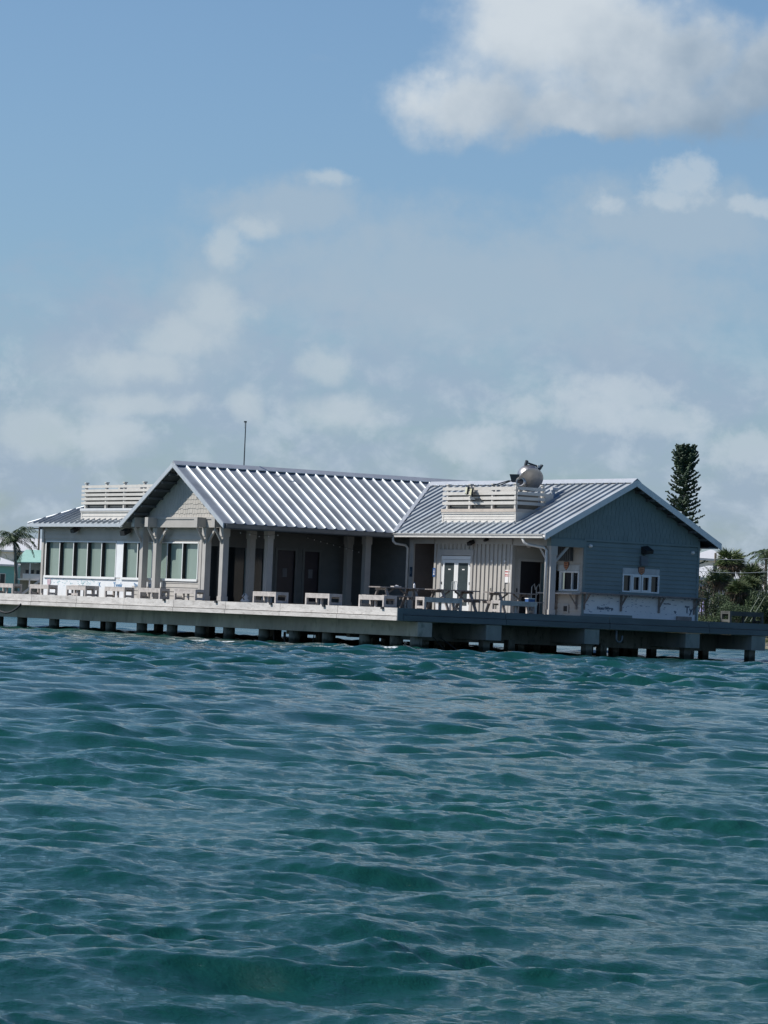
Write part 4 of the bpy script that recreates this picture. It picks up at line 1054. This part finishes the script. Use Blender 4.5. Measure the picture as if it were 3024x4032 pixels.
obj('tray', MB().box(-.16, .16, -.11, .11, 0, .035), wood_m, t); obj('wrapper', MB().prism([(-.1, -.08, .036), (.08, -.05, .036), (.05, .07, .06)], (0, 0, .02)), sign_white, t)
t = thing('planter_trough', 'white trough on the ground before the double doors', 'trough', None, (.15, -3.55, ZD))
obj('body', MB().prism([(-.2, -.42, 0), (-.2, .42, 0), (-.2, .48, .30), (-.2, -.48, .30)], (.4, 0, 0)), roof_white, t); obj('rim', MB().box(-.22, .22, -.5, .5, .301, .33), roof_white, t)
t = thing('cloth_bundle', 'crumpled pale bundle on the deck between two dark porch posts', 'bundle', None, (-5.75, 1.6, ZD))
obj('cloth', MB().lathe([(0, 0), (.16, .01), (.18, .08), (.10, .17), (.13, .25), (.05, .34), (0, .36)], 9), sign_white, t, smooth=True); obj('strap', MB().tube([(-.1, -.1, .1), (-.2, -.15, .2), (-.08, -.1, .32)], .02, 6), black_m, t)
t = thing('cooler_box', 'small blue and white cooler on the bench before the recess', 'cooler', None, (-2.6, YC+.45, ZD+.421))
obj('body', MB().box(-.14, .14, -.1, .1, 0, .10), sign_blue, t); obj('lid', MB().box(-.15, .15, -.11, .11, .101, .13), sign_white, t)

# ---------------------------------------------------------------- land behind
def build_land():
    sh = [(-2500, 520), (-900, 420), (0, 345), (400, 345), (1200, 420), (1900, 420), (2230, 330), (2290, 196), (2430, 190), (2500, 232), (2620, 258), (3024, 262), (3500, 275), (5200, 420)]
    xs = [p[0] for p in sh]; ds = [p[1] for p in sh]
    cols = np.linspace(-2500, 5200, 260); rows = [0, 2, 5, 9, 14, 22, 40, 80, 160, 400]
    mb = MB(); rs = random.Random(8)
    for i, off in enumerate(rows):
        for px in cols:
            d = np.interp(px, xs, ds)+off+(rs.uniform(-.6, .6) if off < 20 else 0)
            zz = [-.8, .25, .8, 1.2, 1.6, 2.05, 2.2, 2.3, 2.3, 2.3][i]+rs.uniform(-.08, .08)
            mb.v.append(tuple(at(px, d, zz)))
    n = len(cols)
    for i in range(len(rows)-1):
        for j in range(n-1): q = i*n+j; mb.f.append((q, q+1, q+n+1, q+n))
    obj('island_ground', mb, land_m, None, kind='structure', smooth=True)
build_land()
def tufts():
    mb = MB(); rs = random.Random(12)
    for k in range(5200):
        px = rs.uniform(2700, 3080); d = rs.uniform(264, 284); p = at(px, d, 1.25+min(.85, (d-266)*.055)); h = rs.uniform(.1, .38)
        a = rs.uniform(0, 6.28); dx, dy = math.cos(a)*.09, math.sin(a)*.09
        mb.poly([(p.x-dx, p.y-dy, p.z-.1), (p.x+dx, p.y+dy, p.z-.1), (p.x+rs.uniform(-.1, .1), p.y+rs.uniform(-.1, .1), p.z+h)])
    obj('dune_grass', mb, grass_m, None, 'dry green grass on the sandy bank at far right', 'grass', kind='stuff')
tufts()
def rocks():
    for k, (px, d, s_, zz) in enumerate(((2388, 192, .5, .1), (2410, 192, .45, .1), (2350, 193, .5, .05), (2570, 252, .8, .15))):
        rs = random.Random(k+3); p = at(px, d, zz); mb = MB()
        prf = [(0, -.6), (.9, -.5), (1.1, .0), (.8, .35), (.3, .52), (0, .55)]
        mb.lathe([(r*s_, z*s_) for r, z in prf], 9)
        mb.v = [(a+rs.uniform(-.14, .14), b_+rs.uniform(-.14, .14), c_+rs.uniform(-.08, .08)) for a, b_, c_ in mb.v]
        o = obj('boulder', mb, mat('pale_rock', (.50, .46, .38), .9, var=.25, scale=1.5, bump=.5), None, ['pale shore boulder seen through the piles, middle one of three', 'pale shore boulder seen through the piles, right one of three', 'pale shore boulder seen through the piles, left one of three', 'pinkish shore boulder seen between the right piles'][k], 'boulder')
        o.location = p
rocks()

# foliage builders -------------------------------------------------
def leaf(mb, p, d, L, w, rs):
    d = d.normalized(); sd = d.cross(Vector((rs.uniform(-1, 1), rs.uniform(-1, 1), rs.uniform(-1, 1)))).normalized()*w
    mb.poly([p-sd*.4, p+sd*.4, p+d*L*.6+sd, p+d*L]) if True else None
def fan_palm(loc, height, rad, label, seed, skirt=True, lean=(0, 0), green=palm_m):
    rs = random.Random(seed); t = thing('cabbage_palm', label, 'palm tree', 'palms on the far shore at right', loc)
    top = Vector((lean[0], lean[1], height))
    obj('trunk', MB().tube([(0, 0, -.4), (lean[0]*.3, lean[1]*.3, height*.5), top], [.2, .16, .17], 8), palm_trunk, t, smooth=True)
    crown = MB(); dead = MB()
    for k in range(110):
        th = rs.uniform(0, 6.283); e = math.asin(rs.uniform(-.55, 1)); isd = e < -.15
        dr = Vector((math.cos(th)*math.cos(e), math.sin(th)*math.cos(e), math.sin(e)))
        L = rad*rs.uniform(.45, .85); hub = top+dr*L*.55
        mbx = dead if isd else crown
        if isd and not skirt: continue
        for q in range(16):
            aa = R(-70+140*q/15)
            sdv = dr.cross(Vector((0, 0, 1))).normalized(); upv = sdv.cross(dr)
            tilt = rs.uniform(-.5, .5)
            v_ = dr*math.cos(aa)+(sdv*math.cos(tilt)+upv*math.sin(tilt))*math.sin(aa)
            v_.z -= .25; leaf(mbx, hub, v_, rad*rs.uniform(.35, .55), rad*.022, rs)
        mbx.beam(top, hub, .03, .03)
    if skirt:
        for k in range(260):
            th = rs.uniform(0, 6.283); rr_ = rs.uniform(.15, .6)*rad
            p = top+Vector((math.cos(th)*rr_*.8, math.sin(th)*rr_*.8, -rs.uniform(.0, .55)*rad))
            leaf(dead, p, Vector((math.cos(th)*.25, math.sin(th)*.25, -1)), rad*rs.uniform(.25, .5), .05, rs)
    obj('crown', crown, green, t); 
    if dead.v: obj('dead_fronds', dead, palm_dead, t)
    return t
def feather_palm(loc, height, L, label, seed, lean=(0, 0), n=20, group=None):
    rs = random.Random(seed); t = thing('coconut_palm', label, 'palm tree', group, loc)
    top = Vector((lean[0], lean[1], height))
    obj('trunk', MB().tube([(0, 0, -.4), (lean[0]*.15, lean[1]*.15, height*.35), (lean[0]*.6, lean[1]*.6, height*.75), top], [.2, .16, .13, .11], 8), palm_trunk, t, smooth=True)
    for k in range(n):
        mb = MB(); th = 6.283*k/n+rs.uniform(-.2, .2); e0 = rs.uniform(-.25, 1.35)
        pts = []; p = top.copy(); e = e0; step = L/9
        for q in range(10):
            pts.append(p.copy()); p = p+Vector((math.cos(th)*math.cos(e), math.sin(th)*math.cos(e), math.sin(e)))*step; e -= .17+.06*rs.random()
        mb.tube(pts, [.03*(1-q/11) for q in range(10)], 4)
        for q in range(1, 10):
            for r_ in range(4):
                pp = pts[q-1].lerp(pts[q], r_/4); d = (pts[q]-pts[q-1]).normalized(); sd = d.cross(Vector((0, 0, 1))).normalized()
                for s_ in (-1, 1):
                    v_ = sd*s_*.8+d*.5+Vector((0, 0, -.55-rs.random()*.4)); ll = L*.21*math.sin(math.pi*(q+r_/4)/10.5)+.1
                    leaf(mb, pp, v_, ll, .035, rs)
        obj('frond', mb, coco_m, t)
    return t
def norfolk(loc, H, label):
    rs = random.Random(21); t = thing('norfolk_pine', label, 'pine tree', None, loc)
    obj('trunk', MB().tube([(0, 0, -.5), (0, 0, H*.5), (.1, 0, H-.3)], [.26, .19, .05], 8), trunk_m, t, smooth=True)
    z = 2.8; k = 0
    # direction across the view and towards the viewer, for known silhouettes
    Rv = Vector((rt.x, rt.y, 0)).normalized()
    while z < H-.1:
        f = z/H
        if f < .45: base = 2.0
        elif f < .60: base = 1.75
        elif f < .9: base = 1.42-(f-.6)*1.5
        else: base = 1.0-(f-.9)*3.4
        nb = 5 if f < .6 else 7; off = rs.uniform(0, 6.28)
        for b_ in range(nb):
            if f < .56 and rs.random() < .30: continue
            if rs.random() < .10: continue
            if .40 < f < .47 and rs.random() < .7: continue
            th = off+6.283*b_/nb+rs.uniform(-.2, .2); L = base*rs.uniform(.72, 1.1)
            mb = MB(); dr = Vector((math.cos(th), math.sin(th), 0)); rise = .10+.45*f
            pts = [Vector((0, 0, z))+dr*L*q/6+Vector((0, 0, L*(rise*(q/6)**1.8-.04))) for q in range(7)]
            mb.tube(pts, [.035*(1-q/8) for q in range(7)], 4)
            for q in range(1, 7):
                # tufted branchlets
                for w_ in range(5 if f < .9 else 7):
                    pp = pts[q-1].lerp(pts[q], rs.random())
                    sdv = Vector((-dr.y, dr.x, 0))*rs.uniform(-1, 1)*.24*(1.15-q/7+.35)
                    tip = pp+sdv+dr*rs.uniform(.03, .16)+Vector((0, 0, rs.uniform(.03, .20)))
                    mb.tube([pp, tip], [.035, .055], 5)
            obj('branch', mb, needle_m, t)
        z += (.44 if f < .6 else .31 if f < .85 else .21)*rs.uniform(.85, 1.1)*(1 if f < .9 else .7); k += 1
    return t
def bush_mesh(n, sx, sy, sz, leafs, size, rs, clumps=9, spiky=0.0):
    mb = MB(); cl = [(rs.uniform(-.8, .8), rs.uniform(-.7, .7), rs.uniform(.1, .75), rs.uniform(.28, .5)) for _ in range(clumps)]
    for k in range(leafs):
        c_ = rs.choice(cl); th = rs.uniform(0, 6.283); e = math.asin(rs.uniform(-.6, 1)); r_ = c_[3]*rs.uniform(.65, 1.05)
        p = Vector(((c_[0]+math.cos(th)*math.cos(e)*r_)*sx, (c_[1]+math.sin(th)*math.cos(e)*r_)*sy, max(0, (c_[2]+math.sin(e)*r_))*sz))
        d = Vector((rs.uniform(-1, 1), rs.uniform(-1, 1), rs.uniform(-.3, 1)+spiky*2)).normalized()
        leaf(mb, p, d, size*rs.uniform(.7, 1.5)*(1+spiky), size*.28, rs)
    return mb
def bush(name, loc, sx, sy, sz, leafs, size, mt, label, cat, seed, spiky=0.0, group=None, clumps=12):
    rs = random.Random(seed); t = thing(name, label, cat, group, loc, YAW-math.pi/2)
    obj('foliage', bush_mesh(0, sx, sy, sz, leafs, size, rs, clumps, spiky), mt, t)
    st = MB()
    for k in range(7): st.tube([(rs.uniform(-.5, .5)*sx, 0, -.3), (rs.uniform(-.7, .7)*sx, rs.uniform(-.3, .3)*sy, sz*.6)], .05, 5)
    obj('stem', st, trunk_m, t)
    core = MB().lathe([(0, 0), (.62, .02), (.66, .3), (.5, .6), (0, .72)], 12, Matrix.Diagonal((sx*1.1, sy, sz, 1)))
    return t
G = 2.1
norfolk(at(2674, 275, G), 13.2, 'tall narrow Norfolk pine rising behind the right roof')
fan_palm(at(2868, 280, G), 4.6, 1.6, 'cabbage palm with full round crown standing highest at right', 31)
fan_palm(at(2955, 286, G), 3.6, 1.55, 'cabbage palm crowding against the roof right of the tallest palm', 32)
fan_palm(at(2807, 276, G), 3.1, 1.35, 'cabbage palm with leaning trunk next to the building corner', 33, lean=(.3, -.1))
fan_palm(at(2903, 272, G), 2.3, 1.3, 'low cabbage palm above the dark hedge', 34)
fan_palm(at(2948, 278, G), 2.7, 1.2, 'small shaggy cabbage palm behind the low one', 36)
feather_palm(at(3008, 300, G), 5.6, 1.9, 'feathery palm at the right edge of the picture', 35, n=16)
bush('sea_grape_tree', at(2762, 272, G), .9, .8, 4.2, 1100, .16, shrub_m, 'dark thin tree hard against the right corner of the building', 'tree', 41, clumps=14)
bush('casuarina_shrub', at(2865, 273, 1.75), 1.9, 1.4, 2.6, 6500, .13, shrub_m, 'dense dark shrub on the left end of the shore hedge', 'shrub', 42, .15, 'dark shrubs of the shore hedge', 16)
bush('casuarina_shrub', at(2940, 272, 1.75), 2.0, 1.4, 2.5, 6500, .13, shrub_m, 'dense dark shrub in the middle of the shore hedge', 'shrub', 43, .15, 'dark shrubs of the shore hedge', 16)
bush('casuarina_shrub', at(3025, 272, 1.75), 1.9, 1.3, 2.2, 5500, .13, olive_m, 'olive shrub at the right end of the shore hedge', 'shrub', 44, .3, 'dark shrubs of the shore hedge', 16)
bush('casuarina_shrub', at(2985, 279, 1.9), 2.3, 1.3, 2.8, 5500, .14, olive_m, 'paler feathery shrub rising behind the hedge', 'shrub', 45, .5, 'dark shrubs of the shore hedge', 16)
bush('casuarina_shrub', at(2900, 268, 1.7), 1.7, 1.1, 1.7, 5000, .11, shrub_m, 'low rounded dark shrub in front of the shore hedge', 'shrub', 48, .1, 'dark shrubs of the shore hedge', 18)
bush('pine_shrub', at(3022, 283, G), .9, .9, 4.6, 1400, .16, needle_m, 'dark conifer cut by the right edge of the picture', 'tree', 46, clumps=14)
bush('low_shrub', at(2790, 266, 1.2), 1.0, .8, 1.1, 900, .13, olive_m, 'low pale green shrub beside the white post', 'shrub', 47)

def house(name, px, dist, w, d, h, rise, wall_m, roof_m, label, wins=(), over=.4, hip=True, base=G, floors=None):
    t = thing(name, label, 'house', None, at(px, dist, base), YAW-math.pi/2)
    obj('wall', MB().box(-w/2, w/2, 0, d, -.5, h), wall_m, t)
    o_ = over
    if hip:
        mb = MB(); a = [(-w/2-o_, -o_, h), (w/2+o_, -o_, h), (w/2+o_, d+o_, h), (-w/2-o_, d+o_, h)]
        ix = min(w/2-.1, d/2*.9); rdg = [(-w/2+ix, d/2, h+rise), (w/2-ix, d/2, h+rise)]
        mb.poly([a[0], a[1], rdg[1], rdg[0]]); mb.poly([a[1], a[2], rdg[1]]); mb.poly([a[2], a[3], rdg[0], rdg[1]]); mb.poly([a[3], a[0], rdg[0]]); mb.poly(a[::-1])
        rf = obj('roof', mb, roof_m, t)
    else:
        rf = obj('roof', MB().prism([(-w/2-o_, -o_, h), (-w/2-o_, d/2, h+rise), (-w/2-o_, d+o_, h)], (w+2*o_, 0, 0)), roof_m, t)
    obj('fascia', MB().box(-w/2-o_, w/2+o_, -o_-.03, -o_+.0, h-.18, h+.02), roof_white, rf)
    for (x0, x1, z0, z1) in wins:
        wn2 = obj('window', MB().box(x0, x1, -.03, .02, z0, z1), dark_glass, t)
        obj('frame', MB().box(x0-.06, x0, -.05, 0, z0-.06, z1+.06).box(x1, x1+.06, -.05, 0, z0-.06, z1+.06).box(x0, x1, -.05, 0, z1, z1+.06).box(x0, x1, -.05, 0, z0-.06, z0), house_white, wn2)
    return t
h1 = house('beach_house', 2800, 340, 4.4, 6, 6.0, .95, house_white, roof_white, 'white two storey house seen just right of the building corner', [(-.30, .05, 4.3, 5.2)], base=G)
h2 = house('beach_house', 2850, 318, 9.0, 7, 3.85, 1.15, house_pink, roof_white, 'wide pale house with white roof behind the palms', [(2.6, 3.2, 1.2, 2.5), (-2.5, -1.4, 1.0, 2.6), (-.5, .4, 1.0, 2.4)], base=G)
obj('porch_shade', MB().box(-4.6, -1.6, -1.6, -.05, 2.9, 3.05), dark_metal, h2); obj('porch_deck', MB().box(-4.6, -1.2, -1.8, -.05, .55, .75), house_white, h2)
for q in range(8): obj('baluster', MB().box(-4.6+q*.45, -4.54+q*.45, -1.8, -1.76, .75, 1.6), house_white, h2)
obj('porch_rail', MB().box(-4.6, -1.2, -1.82, -1.74, 1.6, 1.66), house_white, h2)
for q in (-4.5, -2.9, -1.5): obj('porch_post', MB().box(q-.07, q+.07, -1.7, -1.56, .75, 2.9), house_pink, h2)
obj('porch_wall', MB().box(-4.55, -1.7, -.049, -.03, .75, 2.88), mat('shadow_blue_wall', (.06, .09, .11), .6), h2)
h3 = house('beach_house', 2985, 350, 7.0, 7, 4.3, 1.75, house_pink, roof_grey, 'house with grey hipped metal roof at far right', [(1.0, 1.6, 1.0, 2.3), (-1.2, -.2, 1.0, 2.2)])
h4 = house('beach_house', 3060, 300, 3.0, 5, 2.6, 1.5, hull_m, roof_white, 'pale turquoise white cottage cut by the right picture edge', [(-.8, -.2, 1.0, 2.0)])
t = thing('beach_umbrella', 'folded lilac umbrella on the porch beside the building corner', 'umbrella', None, at(2768, 300, G+.7))
obj('canopy', MB().lathe([(.34, 0), (.30, .2), (.12, .75), (.02, .95)], 8), lilac_m, t); obj('pole', MB().tube([(0, 0, -.7), (0, 0, 1.0)], .03, 6), steel_pipe, t)
t = thing('utility_pole', 'grey utility pole between the building and the tallest palm', 'utility pole', None, at(2807, 305, G))
obj('pole', MB().tube([(0, 0, -.5), (0, 0, 5.8)], [.13, .10], 8), palm_trunk, t); obj('transformer', MB().lathe([(0, 4.3), (.18, 4.3), (.18, 4.9), (0, 4.95)], 10), dark_metal, t)
for z_, lb_ in ((4.62, 'upper overhead wire running right from the utility pole'), (3.65, 'lower overhead wire running right from the utility pole')):
    a = at(2740, 262, G+z_-.2); b_ = at(3150, 262, G+z_+.35)
    obj('overhead_wire', MB().tube([a.lerp(b_, q/8)+Vector((0, 0, -.25*math.sin(math.pi*q/8))) for q in range(9)], .018, 5), mat('wire_grey', (.35, .38, .40), .5), None, lb_, 'wire')
for q, lb_ in ((0, 'left slanting guy wire in front of the hedge'), (22, 'right slanting guy wire in front of the hedge')):
    a = at(2932+q, 264, G-.1); b_ = at(2985+q, 264, G+1.75)
    obj('guy_wire', MB().tube([a, b_], .03, 6), mat('guy_olive', (.22, .25, .18), .6), None, lb_, 'guy wire')
t = thing('gate_post', 'thin white post right beside the building corner', 'post', None, at(2744, 262, 1.2))
obj('shaft', MB().box(-.05, .05, -.05, .05, 0, 1.75), roof_white, t); obj('cap', MB().box(-.08, .08, -.08, .08, 1.751, 1.80), roof_white, t)

# left background
feather_palm(at(57, 322, G), 4.6, 2.7, 'coconut palm with drooping fronds at far left', 51, lean=(-.35, .1), n=22)
t2 = house('teal_house', -30, 372, 4.4, 6, 3.0, .8, teal_wall, roof_white, 'teal walled house cut by the left picture edge', [(.6, 1.1, 1.0, 2.0)])
t3 = thing('open_pavilion', 'pavilion with pale green metal roof and dark open porch at left', 'pavilion', None, at(118, 356, G), YAW-math.pi/2)
obj('roof', MB().prism([(-1.7, -.5, 3.05), (1.7, -.5, 3.15), (1.7, 1.6, 4.35), (-.9, 1.6, 4.35)], (0, 0, .08)), teal_roof, t3)
obj('back_wall', MB().box(-1.4, 1.7, 2.0, 2.1, -.3, 3.1), mat('dim_grey_wall', (.16, .17, .17), .8), t3)
obj('floor', MB().box(-1.5, 1.7, -.4, 2.0, 1.35, 1.5), house_white, t3)
for q in (-1.45, -.2, 1.05): obj('column', MB().box(q-.06, q+.06, -.4, -.28, -.3, 3.05), house_white, t3)
obj('railing', MB().box(-.9, 1.0, -.45, -.40, 1.5, 2.0), house_white, t3)
st = obj('stair', MB().beam((-.9, -.6, -.1), (1.0, -.6, 1.45), .5, .22), house_pink, t3)
for q in range(3):
    obj('chair', MB().box(-.7+q*.55, -.4+q*.55, .2, .5, 1.5, 2.4), black_m, t3)
t4 = house('white_house', 110, 420, 11.0, 7, 5.2, 1.6, house_white, roof_white, 'white roofed house behind the coconut palm at far left', [(-2, -1.4, 3.4, 4.6), (1, 1.6, 3.4, 4.6)], hip=False)
bush('mangrove_tree', at(150, 395, G), 1.9, 1.2, 4.7, 1700, .18, shrub_m, 'dark green tree between the left building wall and the palm', 'tree', 52)
bush('bare_tree', at(103, 372, G), .9, .8, 6.6, 420, .18, needle_m, 'sparse dark branches beside the left utility pole', 'tree', 53, clumps=8)
bush('mangrove_tree', at(20, 400, G), 2.2, 1.2, 4.0, 1700, .18, olive_m, 'olive tree behind the teal house at the left edge', 'tree', 54)
t = thing('utility_pole', 'dark utility pole left of the hip roof corner', 'utility pole', None, at(139, 380, G))
obj('pole', MB().tube([(0, 0, -.5), (0, 0, 8.1)], [.14, .09], 8), trunk_m, t); obj('crossarm', MB().box(-.7, .1, -.05, .05, 7.0, 7.12), trunk_m, t); obj('insulator', MB().box(-.05, .3, -.1, .1, 7.0, 7.6), dark_metal, t)
print('objects', len(bpy.data.objects))
